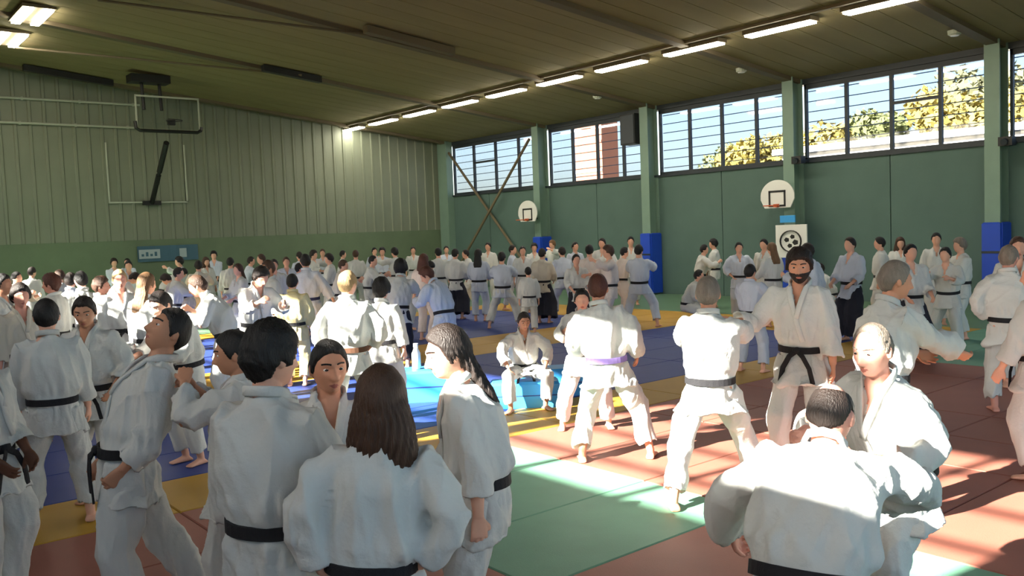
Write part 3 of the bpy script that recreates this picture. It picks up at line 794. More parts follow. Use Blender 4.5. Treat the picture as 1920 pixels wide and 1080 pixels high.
def build_person(spec, lod):
    """returns list of (part name, mesh, material list, children) in a local frame: forward +Y, right +X."""
    S = dict(DEF); S.update(spec)
    vb, vj, vt, dec = ((.0058, .0105, .012, .22), (.010, .015, .017, .6), (.016, .021, .022, None))[lod]
    s = (S['H'] - .04) / 1.79
    up = A3(0, 0, 1)
    P = A3(S['pel'][0], S['pel'][1], .935 - S['drop'] + S['pel'][2])
    lean, side, bend, tw = R(S['lean']), R(S['side']), R(S['bend']), R(S['twist'])
    def frame(k, extra=0.0, t=None):
        M3 = rot((0, 1, 0), side * k) @ rot((1, 0, 0), -(lean * k + extra)) @ rot((0, 0, 1), -tw * (k if t is None else t))
        return M3[:, 0], M3[:, 1], M3[:, 2]
    kk = [.45 if S['tilt'] is None else S['tilt'], .7, .9, 1.0, 1.0]
    fr = [frame(kk[0], t=.1), frame(kk[1], t=.3), frame(kk[2], bend * .3, t=.6), frame(kk[3], bend * .65, t=1), frame(1, bend, t=1)]
    pts = [P]
    for i, L in enumerate((.12, .14, .15, .145)):
        pts.append(pts[-1] + nrm(fr[i][2] + fr[i + 1][2]) * L)
    Nk = pts[4]; Rr, Ff, Uu = fr[4]
    sh = .183 * S['sw']
    Sh = pts[3] + (Nk - pts[3]) * .5
    hips = [P + fr[0][0] * x - fr[0][2] * .03 for x in (-.092, .092)]
    # arms
    arms = []
    for sd, hand, pole, nn in ((-1, S['hl'], S['pl'], S['nl']), (1, S['hr'], S['pr'], S['nr'])):
        a = Sh + Rr * sh * sd; t = A3(*hand)
        raise_ = max(0, (t - a).dot(Uu)) * .10
        a = a + Uu * raise_
        e, t = ik(a, t, .285, .255, A3(*pole))
        arms.append((a, e, t, sd, nn))
    legs = []
    for i, (ft, ya, kp, an) in enumerate(((S['fl'], S['yl'], S['kl'], S['anl']), (S['fr'], S['yr'], S['kr'], S['anr']))):
        y = R(ya); f = A3(-math.sin(y), math.cos(y), 0)
        t = A3(ft[0], ft[1], .078 + ft[2])
        if an: t = t + A3(0, 0, .07)
        pole = A3(*kp) if kp is not None else f * 1.0 + A3((-.12, .12)[i], 0, 0)
        k, t = ik(hips[i], t, .435, .425, pole)
        legs.append((hips[i], k, t, y, an))
    # head
    hy, hp, hr_ = [R(v) for v in S['head']]
    HM = rot((0, 0, 1), -hy) @ rot((1, 0, 0), hp) @ rot((0, 1, 0), hr_)
    HM = HM * 1.055
    hb = Nk + nrm(Uu * .6 + HM[:, 2] * .4) * .052
    HC = hb + HM[:, 2] * .095 + HM[:, 1] * .022
    # ---- skin body
    nu, nv = ((64, 48), (36, 28), (20, 16))[lod]
    B = []
    hs, hf = sphere(nu, nv); hv = head_pts(hs, lod < 2) @ HM.T + HC
    B.append((hv, hf))
    if lod < 2:
        for sd in (-1, 1):
            B.append(ellipsoid(HC + HM @ A3(sd * .079, -.012, -.006), (.011, .020, .031), 10, 8, HM @ rot((0, 0, 1), sd * -.35) @ rot((1, 0, 0), .15)))
    nk2 = HC + HM @ A3(0, -.018, -.075)
    B.append(tube(np.array([Nk - Uu * .05, Nk, Nk * .5 + nk2 * .5, nk2, nk2 + HM[:, 2] * .05]), [.085, .064, .056, .056, .05], [.07, .06, .056, .056, .05], n=14, ref=Ff))
    tr = [(pts[0] - fr[0][2] * .09, fr[0], .14, .09, .10), (pts[0], fr[0], .155, .10, .115), (pts[1], fr[1], .135, .095, .09), (pts[2], fr[2], .145, .105, .095), (pts[3], fr[3], .145, .108, .09), (Sh - Uu * .015, fr[4], .11, .075, .07), (Nk, fr[4], .07, .06, .06)]
    g = S['g']
    B.append(loft(np.array([q[0] for q in tr]), [q[1][0] for q in tr], [q[1][1] for q in tr], [q[2] * (g if i < 5 else 1) for i, q in enumerate(tr)], [q[3] * (g if i < 5 else 1) for i, q in enumerate(tr)], [q[4] for q in tr], 18, 2.3))
    for a, e, t, sd, nn in arms:
        B.append(tube(np.array([a - Rr * .05 * sd - Uu * .035, a - Uu * .03, a * .5 + e * .5, e, e * .45 + t * .55, t]), [.036, .036, .040, .037, .036, .026], n=10))
        d = nrm(t - e)
        n = A3(*nn) if nn is not None else (-A3(sd, 0, 0) + A3(0, .2, 0))
        if abs(nrm(n).dot(d)) > .92: n = n + A3(0, 0, 1) * .8
        B += hand_parts(t, d, n, sd, S['curl'], lod)
    for (h, k, t, y, an), sd in zip(legs, (-1, 1)):
        B.append(tube(np.array([h + up * .03, h, h * .5 + k * .5, k, k * .65 + t * .35, t, t - up * .02]), [.08, .085, .075, .052, .05, .036, .035], n=10))
        SGN[0] = sd
        B += foot_parts(t, y, lod, pitch=an)
    body = fuse('body', B, vb, 1 if lod == 0 else 1, dec, .4)
    # lips by place on the face
    if lod < 2:
        me = body; V = (getV(me) - HC) @ HM / 1.113
        nf = len(me.polygons)
        cen = np.empty(nf * 3); me.polygons.foreach_get('center', cen); cen = (cen.reshape(-1, 3) - HC) @ HM / 1.113
        li = (np.abs(cen[:, 0]) < .024) & (np.abs(cen[:, 2] + .070) < .0125 - .012 * np.abs(cen[:, 0]) / .024) & (cen[:, 1] > .07)
        me.polygons.foreach_set('material_index', li.astype(np.int32))
    out = []
    kids = []
    setV(body, getV(body) * s)
    if S['face']:
        for sd in (-1, 1):
            V, F = ellipsoid((0, 0, 0), (.0135, .0115, .0070), 14, 10)
            q = (V + A3(sd * .032, .0770, .004)) @ HM.T + HC
            me = bpy.data.meshes.new('eye'); me.from_pydata((q * s).tolist(), [], F); me.polygons.foreach_set('use_smooth', [True] * len(F))
            cc = np.array([np.mean(V[list(f)], axis=0) for f in F]); me.polygons.foreach_set('material_index', ((np.hypot(cc[:, 0], cc[:, 2]) < .0062) & (cc[:, 1] > 0)).astype(np.int32))
            kids.append(('eye', me, [EYEW, EYED]))
            xs = np.linspace(.014, .052, 6)
            pp = np.array([(sd * x, 0, .0275 + .0045 * math.sin((x - .010) / .038 * 2.6)) for x in xs])
            un = pp / A3(.077, 1, .119); yy = np.sqrt(np.clip(1 - un[:, 0] ** 2 - un[:, 2] ** 2, .05, 1)); sp = head_pts(np.stack([un[:, 0], yy, un[:, 2]], 1)); pp[:, 1] = sp[:, 1] + .001
            V, F = tube(pp, [.003, .0045, .005, .0045, .004, .002], [.004] * 6, n=6)
            me = bpy.data.meshes.new('eyebrow'); me.from_pydata(((V @ HM.T + HC) * s).tolist(), [], F)
            kids.append(('eyebrow', me, [hairm(S['hc'])]))
    if S['beard']:
        P0, F0 = sphere(40, 30); Hd = head_pts(P0, True)
        m = sst(-.028, -.045, Hd[:, 2]) * sst(-.1, .1, P0[:, 1]) * (1 - gau(Hd[:, 0], .02) * gau(Hd[:, 2] + .07, .009))
        n = nrm(P0); V = Hd + P0 * (.009 * m - .012 * (1 - m))[:, None]
        me = bpy.data.meshes.new('beard'); me.from_pydata(((V @ HM.T + HC) * s).tolist(), [], F0); me.polygons.foreach_set('use_smooth', [True] * len(F0))
        kids.append(('beard', me, [hairm(S['hc'])]))
    out.append(('body', body, [skin(S['sk']), LIP], kids))
    # ---- hair
    hV, hF = hair_geo(S['hair'], *((72, 54), (40, 30), (20, 16))[lod], S['seed'])
    ex = hair_extra(S['hair'])
    if ex:
        hm = fuse('hair', [(hV, hF)] + ex, (.007, .010, .014)[lod], 3)
        V = getV(hm)
        if lod < 2:
            ph = np.arctan2(V[:, 0], -V[:, 1] - .03); nn_ = getN(hm)
            V = V + nn_ * ((.0035 * np.sin(ph * 26 + 3 * np.sin(V[:, 2] * 22)) + .002 * np.sin(ph * 61 + V[:, 2] * 30)) * sst(.06, -.05, V[:, 2]))[:, None]
        setV(hm, (V @ HM.T + HC) * s)
    else:
        hm = bpy.data.meshes.new('hair'); hm.from_pydata(((hV @ HM.T + HC) * s).tolist(), [], hF); hm.polygons.foreach_set('use_smooth', [True] * len(hF))
    out.append(('hair', hm, [hairm(S['hc'])], []))
    # ---- jacket
    th = [h + nrm(k - h) * .17 for h, k, t, y, an in legs]
    hc = (th[0] + th[1]) / 2
    spread = np.linalg.norm(th[1] - th[0]) / 2
    hcF = fr[0]
    J = [(hc - nrm(P - hc) * .02, hcF, .115 + spread * 1.0, .165, .165), (hc * .5 + P * .5, hcF, .175 + .15 * max(0, spread - .09), .15, .155), (P + fr[0][2] * .055, fr[0], .158, .122, .122), (pts[1] + fr[1][2] * .03, fr[1], .197, .155, .15), (pts[2] + fr[2][2] * .03, fr[2], .20, .152, .152),
         (pts[3], fr[3], .195, .14, .14), (Sh - Uu * .01, fr[4], .172, .112, .122), (Sh + Uu * .042, fr[4], .128, .088, .108), (Nk + Uu * .0, fr[4], .082, .07, .085), (Nk + Uu * .022, fr[4], .07, .06, .08)]
    gg = lambda i: g if i < 6 else (1 + (g - 1) * .4)
    JP = [loft(np.array([q[0] for q in J]), [q[1][0] for q in J], [q[1][1] for q in J], [q[2] * gg(i) * (S['sw'] if 3 < i < 8 else 1) for i, q in enumerate(J)], [q[3] * gg(i) for i, q in enumerate(J)], [q[4] * gg(i) for i, q in enumerate(J)], 24, 2.3)]
    cuffs = []
    for a, e, t, sd, nn in arms:
        c = e + (t - e) * S['sleeve']
        dn = A3(0, 0, -1)
        JP.append(tube(np.array([a - Rr * .08 * sd - Uu * .03, a - Rr * .015 * sd - Uu * .018, a * .6 + e * .4 + dn * .005, a * .15 + e * .85 + dn * .008, e * .7 + c * .3 + dn * .01, c]), [.09, .093, .088, .086, .085, .084], [.09, .093, .087, .085, .083, .082], n=14))
        cuffs.append((c, nrm(t - e), .086))
    jk = fuse('jacket', JP, vj, 3)
    V = getV(jk); N = getN(jk)
    hb_ = (V - (P + fr[0][2] * .06)) @ fr[0][2]
    V = V + N * (folds(V, .026 if lod == 0 else .017, S['seed']) * (1 - .85 * gau(hb_, .05)))[:, None]
    # gathers above and below the belt
    Bc = P + fr[0][2] * .06; rel = V - Bc
    h = rel @ fr[0][2]; ph = np.arctan2(rel @ fr[0][0], rel @ fr[0][1]); rad = np.hypot(rel @ fr[0][0], rel @ fr[0][1])
    V = V + N * (.009 * np.sin(ph * 11 + 2 * np.sin(ph * 3 + S['seed'])) * gau(np.abs(h) - .10, .05) * (rad < .3))[:, None]
    def cup(V, c, d, r, depth, rin=.80):
        q = V - c; al = q @ d; rd = np.linalg.norm(q - al[:, None] * d, axis=1)
        w = sst(-.025, -.008, al) * (al < .04) * (1 - sst(rin - .08, rin + .08, rd / r))
        return V - d * (depth * w)[:, None]
    for c, d, r in cuffs: V = cup(V, c, d, r, .05)
    q = V - J[0][0]; al = q @ fr[0][2]; ee = np.hypot((q @ fr[0][0]) / J[0][2], (q @ fr[0][1]) / .16)
    V = V + fr[0][2] * (.06 * (al < .03) * (al > -.06) * (1 - sst(.72, .9, ee)))[:, None]
    # V-neck
    vd = .20
    def insideV(V):
        q = V - Nk; x = q @ Rr; d = q @ Ff; hh = q @ Uu
        w = .054 * np.clip(1 + hh / vd, 0, 1.05)
        return (d > .01) & (hh > -vd) & (np.abs(x) < w)
    iv = insideV(V)
    if lod < 2 or S['face'] or True:
        V = V - Ff * (.050 * iv)[:, None] - Uu * (.02 * (iv & (((V - Nk) @ Uu) > -.02)))[:, None]
    setV(jk, V)
    jkids = []
    if lod < 2:
        bv = BVHTree.FromPolygons(V.tolist(), [tuple(p.vertices) for p in jk.polygons])
        path = []; nor = []
        hs_ = np.linspace(-.42, -.01, 10)
        def hit(x, hh):
            o = Nk + Rr * x + Uu * hh + Ff * .5
            r = bv.ray_cast(Vector(o), Vector(-Ff), 1.0)
            return (np.array(r[0]) if r[0] is not None else Nk + Rr * x + Uu * hh + Ff * .1)
        for hh in hs_:
            x = .054 * (1 + hh / vd) + .012
            path.append(hit(x, hh) + Ff * .004); nor.append(Ff)
        ring = [(.076, .02, .012), (.078, -.03, .028), (.062, -.072, .036), (0, -.088, .04), (-.062, -.072, .036), (-.078, -.03, .028), (-.076, .02, .012)]
        for x, d, hh in ring:
            path.append(Nk + Rr * x + Ff * d + Uu * hh); nor.append(nrm(Rr * x + Ff * (d + .0)))
        for hh in hs_[::-1][:6]:
            x = -.054 * (1 + hh / vd) - .012
            path.append(hit(x, hh) + Ff * .008); nor.append(Ff)
        path = np.array(path); 
        for _ in range(1): path[1:-1] = path[1:-1] * .6 + (path[:-2] + path[2:]) * .2
        T = np.gradient(path, axis=0); Vc = []
        for p, n_, t_ in zip(path, nor, T):
            t_ = nrm(t_); n2 = nrm(n_ - t_ * n_.dot(t_)); b = np.cross(t_, n2)
            Vc.append(np.array([p + b * .021 + n2 * .003, p + b * .015 + n2 * .010, p - b * .015 + n2 * .010, p - b * .021 + n2 * .003, p - b * .015 - n2 * .006, p + b * .015 - n2 * .006]))
        cV, cF = close_rings(Vc, path)
        me = bpy.data.meshes.new('collar'); me.from_pydata((cV * s).tolist(), [], cF); me.polygons.foreach_set('use_smooth', [True] * len(cF))
        jkids.append(('collar', me, [gi(S['gi'])]))
    setV(jk, getV(jk) * s)
    out.append(('jacket', jk, [gi(S['gi'])], jkids))
    # ---- trousers
    TP = []
    TP.append(loft(np.array([P + fr[0][2] * .07, P, P - fr[0][2] * .07, P - fr[0][2] * .12]), [fr[0][0]] * 4, [fr[0][1]] * 4, [.135 * g, .165 * g, .17 * g, .11], [.11, .125, .115, .07], [.11, .13, .125, .08], 18))
    for h, k, t, y, an in legs:
        a = k + (t - k) * .86
        if S['pants'] == 'hakama':
            TP.append(tube(np.array([h + up * .02, h * .4 + k * .6, k, a]), [.11, .14, .17, .21], n=14))
        else:
            TP.append(tube(np.array([h + up * .03, h * .7 + k * .3, h * .3 + k * .7, k, k * .6 + a * .4, a]), [.112, .116, .104, .098, .095, .094], n=14))
    tm = fuse('trousers', TP, vt, 3)
    V = getV(tm); N = getN(tm)
    V = V + N * folds(V, .022 if lod == 0 else .015, S['seed'] + 5, (1, 1, .3))[:, None]
    for h, k, t, y, an in legs:
        a = k + (t - k) * .86
        V = cup(V, a, nrm(t - k), .094 if S['pants'] != 'hakama' else .21, .05)
    setV(tm, V * s)
    out.append(('trousers', tm, [BELT['darkpants'] if S['pants'] else gi(S['gi'])], []))
    # ---- belt
    n = 30; Vb = []; Fb = []
    e = 2.3
    for j in range(n):
        p = 2 * math.pi * j / n; c, s_ = math.cos(p), math.sin(p)
        c = math.copysign(abs(c) ** (2 / e), c); s_ = math.copysign(abs(s_) ** (2 / e), s_)
        for o, hh in ((.004, -.026), (.016, -.025), (.016, .025), (.004, .026)):
            Vb.append(Bc + fr[0][0] * c * (.158 * g + o) + fr[0][1] * s_ * (.124 * g + o) + fr[0][2] * (hh + .004 * math.sin(p * 2 + 1)))
    for j in range(n):
        a, b = j * 4, ((j + 1) % n) * 4
        for q in range(4): Fb.append((a + q, b + q, b + (q + 1) % 4, a + (q + 1) % 4))
    me = bpy.data.meshes.new('belt'); me.from_pydata((np.array(Vb) * s).tolist(), [], Fb)
    bk = []
    if S['knot']:
        kc = Bc + fr[0][1] * (.124 * g + .02)
        V, F = ellipsoid(kc, (.036, .02, .028), 10, 8, np.stack(fr[0], 1))
        m2 = bpy.data.meshes.new('knot'); m2.from_pydata((V * s).tolist(), [], F); bk.append(('knot', m2, [BELT[S['belt']]]))
        for sd in (-1, 1):
            pth = [kc, kc + fr[0][0] * sd * .05 - up * .04 + fr[0][1] * .03, kc + fr[0][0] * sd * .10 - up * .13 + fr[0][1] * .035, kc + fr[0][0] * sd * .125 - up * .25 + fr[0][1] * .03]
            V, F = tube(np.array(pth), [.02] * 4, [.006] * 4, n=8, ref=fr[0][1])
            m2 = bpy.data.meshes.new('belt_end'); m2.from_pydata((V * s).tolist(), [], F); bk.append(('belt_end', m2, [BELT[S['belt']]]))
    out.append(('belt', me, [BELT[S['belt']]], bk))
    return out

def make_person(parts, loc, heading, label, group=None, scale=1.0, hc=None, gic=None, beltc=None):
    t = empty('person', loc, -heading); t.scale = (scale,) * 3
    tag(t, label, 'person', group)
    for name, me, mats, kids in parts:
        def put(nm, me, mats, par):
            if not me.materials:
                for m in mats: me.materials.append(m)
            o = bpy.data.objects.new(nm, me); COL.objects.link(o); o.parent = par
            return o
        o = put(name, me, mats, t)
        ov = {'hair': hairm(hc) if hc else None, 'jacket': gi(gic) if gic else None, 'belt': BELT[beltc] if beltc else None}.get(name)
        if ov:
            o.material_slots[0].link = 'OBJECT'; o.material_slots[0].material = ov
        for kn, km, kmat in kids:
            c = put(kn, km, kmat, o)
            if kn == 'collar' and gic: c.material_slots[0].link = 'OBJECT'; c.material_slots[0].material = gi(gic)
    return t
FLOORZ = .04
def azim(px): return YAW + math.atan((px - 960) / FPX)
def place(px, z, y=500):
    p = at_depth(px, y, z); return (p.x, p.y, FLOORZ)
# ------------------------------------------------------------------ the people near and in the middle, one build each
AK = dict(hl=(-.175, .07, 1.0), hr=(.175, .07, 1.0), pl=(-1, -.55, -.1), pr=(1, -.55, -.1), nl=(.8, .4, -.4), nr=(-.8, .4, -.4), curl=.5)
ENG = dict(hl=(-.18, .44, 1.22), hr=(.18, .46, 1.28), pl=(-.6, -.2, -1), pr=(.6, -.2, -1), curl=.8)
NEAR = [
 # px, depth, facing (0 = away from viewer, 90 = to the viewer's right), lod, label, spec
 (668, 3.08, 6, 0, 'woman with straight brown bob, back turned, hands on hips, black belt', dict(AK, H=1.62, hair='bob', hc='brown', sw=.95, side=8, head=(8, 2, 0), seed=11, g=1.12, hl=(-.19, -.02, .97), hr=(.19, -.02, .97))),
 (486, 3.3, 32, 0, 'black-haired man, back turned, head turned toward the women beside him', dict(H=1.775, hair='full', hc='black', seed=12, g=1.1, head=(22, -4, 0), hl=(-.26, .14, .86), hr=(.24, .22, .9), face=True)),
 (604, 3.8, 176, 0, 'woman facing the viewer with dark hair tied back, between two back-turned people', dict(H=1.65, hair='tied', hc='black', sk='warm', seed=13, sw=.93, head=(-10, -2, 0), face=True, collar=True, knot=True, hl=(-.12, .2, 1.0), hr=(.12, .2, 1.0))),
 (884, 3.95, -92, 0, 'woman with long brown hair swept back, sunlit face in profile, one arm hanging', dict(H=1.69, hair='long', hc='dark', sk='fair', seed=14, g=1.12, lean=7, bend=6, head=(-14, -12, 0), face=True, hl=(-.25, .02, .80), hr=(.2, .2, .86), knot=True, sleeve=.62)),
 (262, 4.6, -96, 0, 'man arching backward with face tipped up and hand at his belt', dict(H=1.80, hair='short', hc='black', sk='tan', seed=15, lean=-27, bend=4, tilt=.2, pel=(0, .13, 0), head=(-14, 34, 0), face=True, knot=True, hl=(-.20, .17, .93), hr=(.2, .22, .92), pl=(-.5, -1, 0), curl=.7, fl=(-.1, .1, 0), fr=(.13, -.25, 0))),
 (80, 6.37, 2, 0, 'man standing squarely back-turned on the yellow strip, dark hair, legs apart', dict(H=1.73, hair='short', hc='black', seed=16, fl=(-.2, 0, 0), fr=(.21, .03, 0), hl=(-.25, .14, .86), hr=(.25, .14, .86))),
 (-58, 4.9, 130, 0, 'dark-skinned man cut off by the picture edge, hand at his belt', dict(H=1.71, hair='crop', hc='black', sk='dark', seed=17, hl=(-.12, .2, .95), hr=(.14, .2, .95), knot=True, face=True)),
 (166, 7.0, -150, 1, 'man with receding dark hair looking down, behind the man standing back-turned', dict(H=1.73, hair='short', hc='dark', sk='tan', seed=18, lean=6, bend=8, head=(-18, -14, 0), face=True, knot=True, hl=(-.26, .2, 1.0), hr=(.2, .25, 1.0))),
 (424, 4.5, -75, 0, 'dark-haired man with both hands raised before his face, beside the arching man', dict(H=1.64, hair='short', hc='black', sk='tan', seed=19, lean=-6, head=(-8, -6, 0), hl=(-.10, .24, 1.50), hr=(.10, .26, 1.44), pl=(-.9, 0, -1), pr=(.9, 0, -1), curl=.9, sleeve=.7, face=True)),
 (340, 8.1, -125, 1, 'dark-haired person bending forward, sunlit shoulder, behind the arching man', dict(H=1.73, hair='short', hc='dark', seed=20, lean=16, bend=10, head=(-6, -25, 0), hl=(-.2, .45, 1.1), hr=(.2, .45, 1.1), face=True)),
 (420, 10.3, -78, 1, 'sunlit person leaning forward in profile among the far crowd, broad white back', dict(H=1.80, hair='short', hc='brown', seed=21, lean=26, bend=8, head=(0, -20, 0), **ENG)),
 (222, 11.2, 170, 1, 'sunlit fair-haired person facing the viewer in the middle of the crowd', dict(H=1.80, hair='short', hc='blond', seed=22, sk='pink', hl=(-.3, .2, .9), knot=True)),
 (270, 10.0, 50, 1, 'person with long light brown hair, back half turned, beside the fair-haired one', dict(H=1.78, hair='long', hc='light', seed=23, sk='warm')),
 (97, 11.2, -60, 1, 'reddish-haired person in profile, apart from the crowd by the green wall', dict(H=1.78, hair='full', hc='auburn', seed=24, sk='pink')),
 (33, 9.2, 165, 1, 'dark-haired person with sunlit cheek near the picture edge', dict(H=1.74, hair='full', hc='dark', seed=25, sk='pink', gi='cream')),
 (-2, 10.4, 120, 1, 'person half cut off by the picture edge behind the dark-skinned man', dict(H=1.83, hair='short', hc='black', seed=26, sk='warm')),
 (151, 12.4, -20, 1, 'dark-haired person with sunlit back, taller of a back-turned pair', dict(H=1.77, hair='short', hc='black', seed=27)),
 (130, 13.4, 20, 1, 'dark-haired person, shorter and further of a back-turned pair', dict(H=1.73, hair='short', hc='dark', seed=28, gi='blue')),
 (184, 11.8, 100, 1, 'brown-haired person facing the fair-haired one in the crowd', dict(H=1.70, hair='full', hc='brown', seed=29, sk='pink', **ENG)),
 (472, 11.4, 150, 1, 'person in bright white with dark hair bowed over a partner, mid crowd', dict(H=1.84, hair='full', hc='dark', seed=30, lean=10, bend=10, head=(0, -28, 0), fl=(-.25, 0, 0), fr=(.25, 0, 0), drop=.03, knot=True, **{k: v for k, v in ENG.items()})),
 (505, 13.4, -110, 1, 'brown-haired person standing close beside the bowed one in bright white', dict(H=1.80, hair='short', hc='brown', seed=31, sk='tan')),
 (546, 12.2, 10, 1, 'short person in a yellowish jacket, back turned in the crowd', dict(H=1.62, hair='short', hc='black', seed=32, gi='yellow')),
 (577, 15.4, 22, 1, 'tall person in bluish white, back turned with navy belt, arm out', dict(H=1.84, hair='short', hc='black', seed=33, gi='blue', belt='navy', side=-4, head=(-30, 0, 0), hr=(.38, .15, .95), fl=(-.2, 0, 0))),
 (648, 8.5, 8, 0, 'brightly sunlit fair-haired person, back turned, hands on hips', dict(AK, H=1.77, hair='short', hc='blond', seed=34, g=1.1, belt='brown', head=(25, 0, 0), fl=(-.18, 0, 0), fr=(.2, 0, 0), hl=(-.2, .1, 1.0), hr=(.2, .1, 1.0))),
 (712, 9.7, 25, 1, 'black-haired person just behind the brightly sunlit fair-haired one', dict(H=1.62, hair='curly', hc='black', seed=35)),
 (742, 13.5, 10, 1, 'person in dark trousers with curly black hair bending beside a reddish-haired partner', dict(H=1.74, hair='curly', hc='black', seed=36, pants='trousers', lean=18, side=6, **ENG)),
 (830, 12.6, -50, 1, 'reddish-haired person bending forward, black belt, beside the curly-haired one', dict(H=1.70, hair='full', hc='auburn', seed=37, gi='blue', lean=22, bend=10, head=(-20, -30, 0), fl=(-.2, 0, 0), fr=(.2, 0, 0), **ENG)),
 (1132, 7.6, 4, 0, 'sunlit man with auburn hair, back turned, violet belt, feet wide apart', dict(H=1.74, hair='short', hc='auburn', sk='warm', seed=38, belt='purple', side=-7, drop=.05, fl=(-.25, -.05, 0), fr=(.37, .1, 0), hl=(-.25, .25, 1.0), hr=(.27, .12, .96), g=1.1)),
 (1088, 8.9, 178, 1, 'person hidden behind the auburn-haired man with violet belt, facing the viewer', dict(H=1.55, hair='short', hc='black', seed=39, lean=15, fl=(-.28, 0, 0), fr=(.28, 0, 0), drop=.06, **ENG)),
 (1326, 6.4, 3, 0, 'sunlit grey-haired man, back turned, black belt, legs in a deep wide stance', dict(H=1.77, hair='short', hc='grey', sk='warm', seed=40, g=1.1, drop=.07, fl=(-.27, -.30, 0), fr=(.32, .45, 0), yl=20, yr=-25, hl=(-.15, .5, 1.2), hr=(.22, .52, 1.22), pl=(-.6, -.2, -1), pr=(1, -.2, -.6))),
 (1405, 11.9, 25, 1, 'dark-haired child, back turned, holding the bearded man by the arm', dict(H=1.52, hair='short', hc='black', seed=41, gi='blue', fl=(-.2, 0, 0), fr=(.2, 0, 0), hr=(.35, .4, 1.2), hl=(-.15, .4, 1.2), pr=(.6, -.2, -1))),
 (1502, 7.0, -164, 0, 'bearded man facing the viewer, black belt ends swinging, arm out to a child', dict(H=1.87, hair='full', hc='dark', sk='warm', beard=True, face=True, collar=True, knot=True, seed=42, gi='white', head=(-12, -8, 0), hr=(.46, .30, 1.22), pr=(.4, -.4, -1), hl=(-.26, .1, .84), fl=(-.14, 0, 0), fr=(.14, .12, 0), lean=4)),
 (1650, 5.8, 58, 0, 'sunlit man with greying brown hair turned away, bare hand raised at waist height', dict(H=1.80, hair='short', hc='grey', sk='warm', seed=43, g=1.12, lean=8, head=(8, -6, 0), hr=(.08, .60, 1.08), pr=(.5, -.4, -1), hl=(-.2, .4, 1.1), nr=(-.6, 0, .7), curl=.6, fl=(-.15, .1, 0), fr=(.18, -.15, 0))),
 (1680, 4.1, -138, 0, 'man with close-cropped grey hair and sunlit face, grappling the man in front', dict(H=1.71, hair='receding', hc='grey', sk='pink', face=True, collar=True, seed=44, g=1.15, lean=20, bend=4, side=-6, drop=.07, head=(-12, -8, 0), fl=(-.2, .25, 0), fr=(.22, -.2, 0), hl=(-.26, .40, 1.06), hr=(.20, .46, 1.10), pl=(-.9, -.3, -.8), pr=(.8, -.3, -.8), curl=.9)),
 (1496, 3.0, 14, 0, 'balding dark-haired man bent forward, back to the viewer, arm around his partner', dict(H=1.80, hair='bald', hc='dark', sk='pink', seed=45, g=1.15, sw=1.08, lean=44, bend=6, drop=.19, head=(4, -22, 0), fl=(-.28, 0, 0), fr=(.28, .1, 0), hl=(-.42, .50, .74), pl=(-1, -.4, -.2), hr=(.14, .66, .92), pr=(1, .1, .05), curl=.8, sleeve=.93)),
 (1890, 8.9, -8, 0, 'grey-brown-haired man, back turned, black belt, elbows out, near the blue padded column', dict(AK, H=1.75, hair='short', hc='grey', sk='pink', seed=46, gi='white', g=1.15, fl=(-.13, 0, 0), fr=(.15, 0, 0), head=(30, 0, 0))),
 (1908, 10.2, 170, 1, 'brown-haired person facing the viewer behind the man with elbows out', dict(H=1.80, hair='short', hc='brown', seed=47, gi='white', knot=True)),
 (1950, 6.6, -70, 1, 'person mostly out of the picture, sleeve and hand showing at the edge', dict(H=1.72, hair='short', hc='dark', seed=48, gi='white', hl=(-.25, .2, .9), knot=True)),
]
def build_near():
    for px, z, fc, lod, label, spec in NEAR:
        x, y, zz = place(px, z)
        make_person(build_person(spec, lod), (x, y, zz), azim(px) + R(fc), label)
    # child seated on the foam block
    p = at_height(985, 760, .04)
    spec = dict(H=1.5, hair='short', hc='dark', sk='tan', face=True, collar=True, knot=True, seed=60, drop=.40, lean=14, tilt=.2, fl=(-.24, .36, 0), fr=(.26, .42, 0), yl=25, yr=-25, kl=(-.5, 1, .6), kr=(.5, 1, .6),
                hl=(-.26, .32, .60), hr=(.27, .34, .62), pl=(-1, -.1, .1), pr=(1, -.1, .1), head=(-6, -10, 0))
    make_person(build_person(spec, 0), (p.x + .0, p.y + .0, FLOORZ), azim(985) + R(172), 'dark-haired child sitting on a light blue foam block, hands on knees')

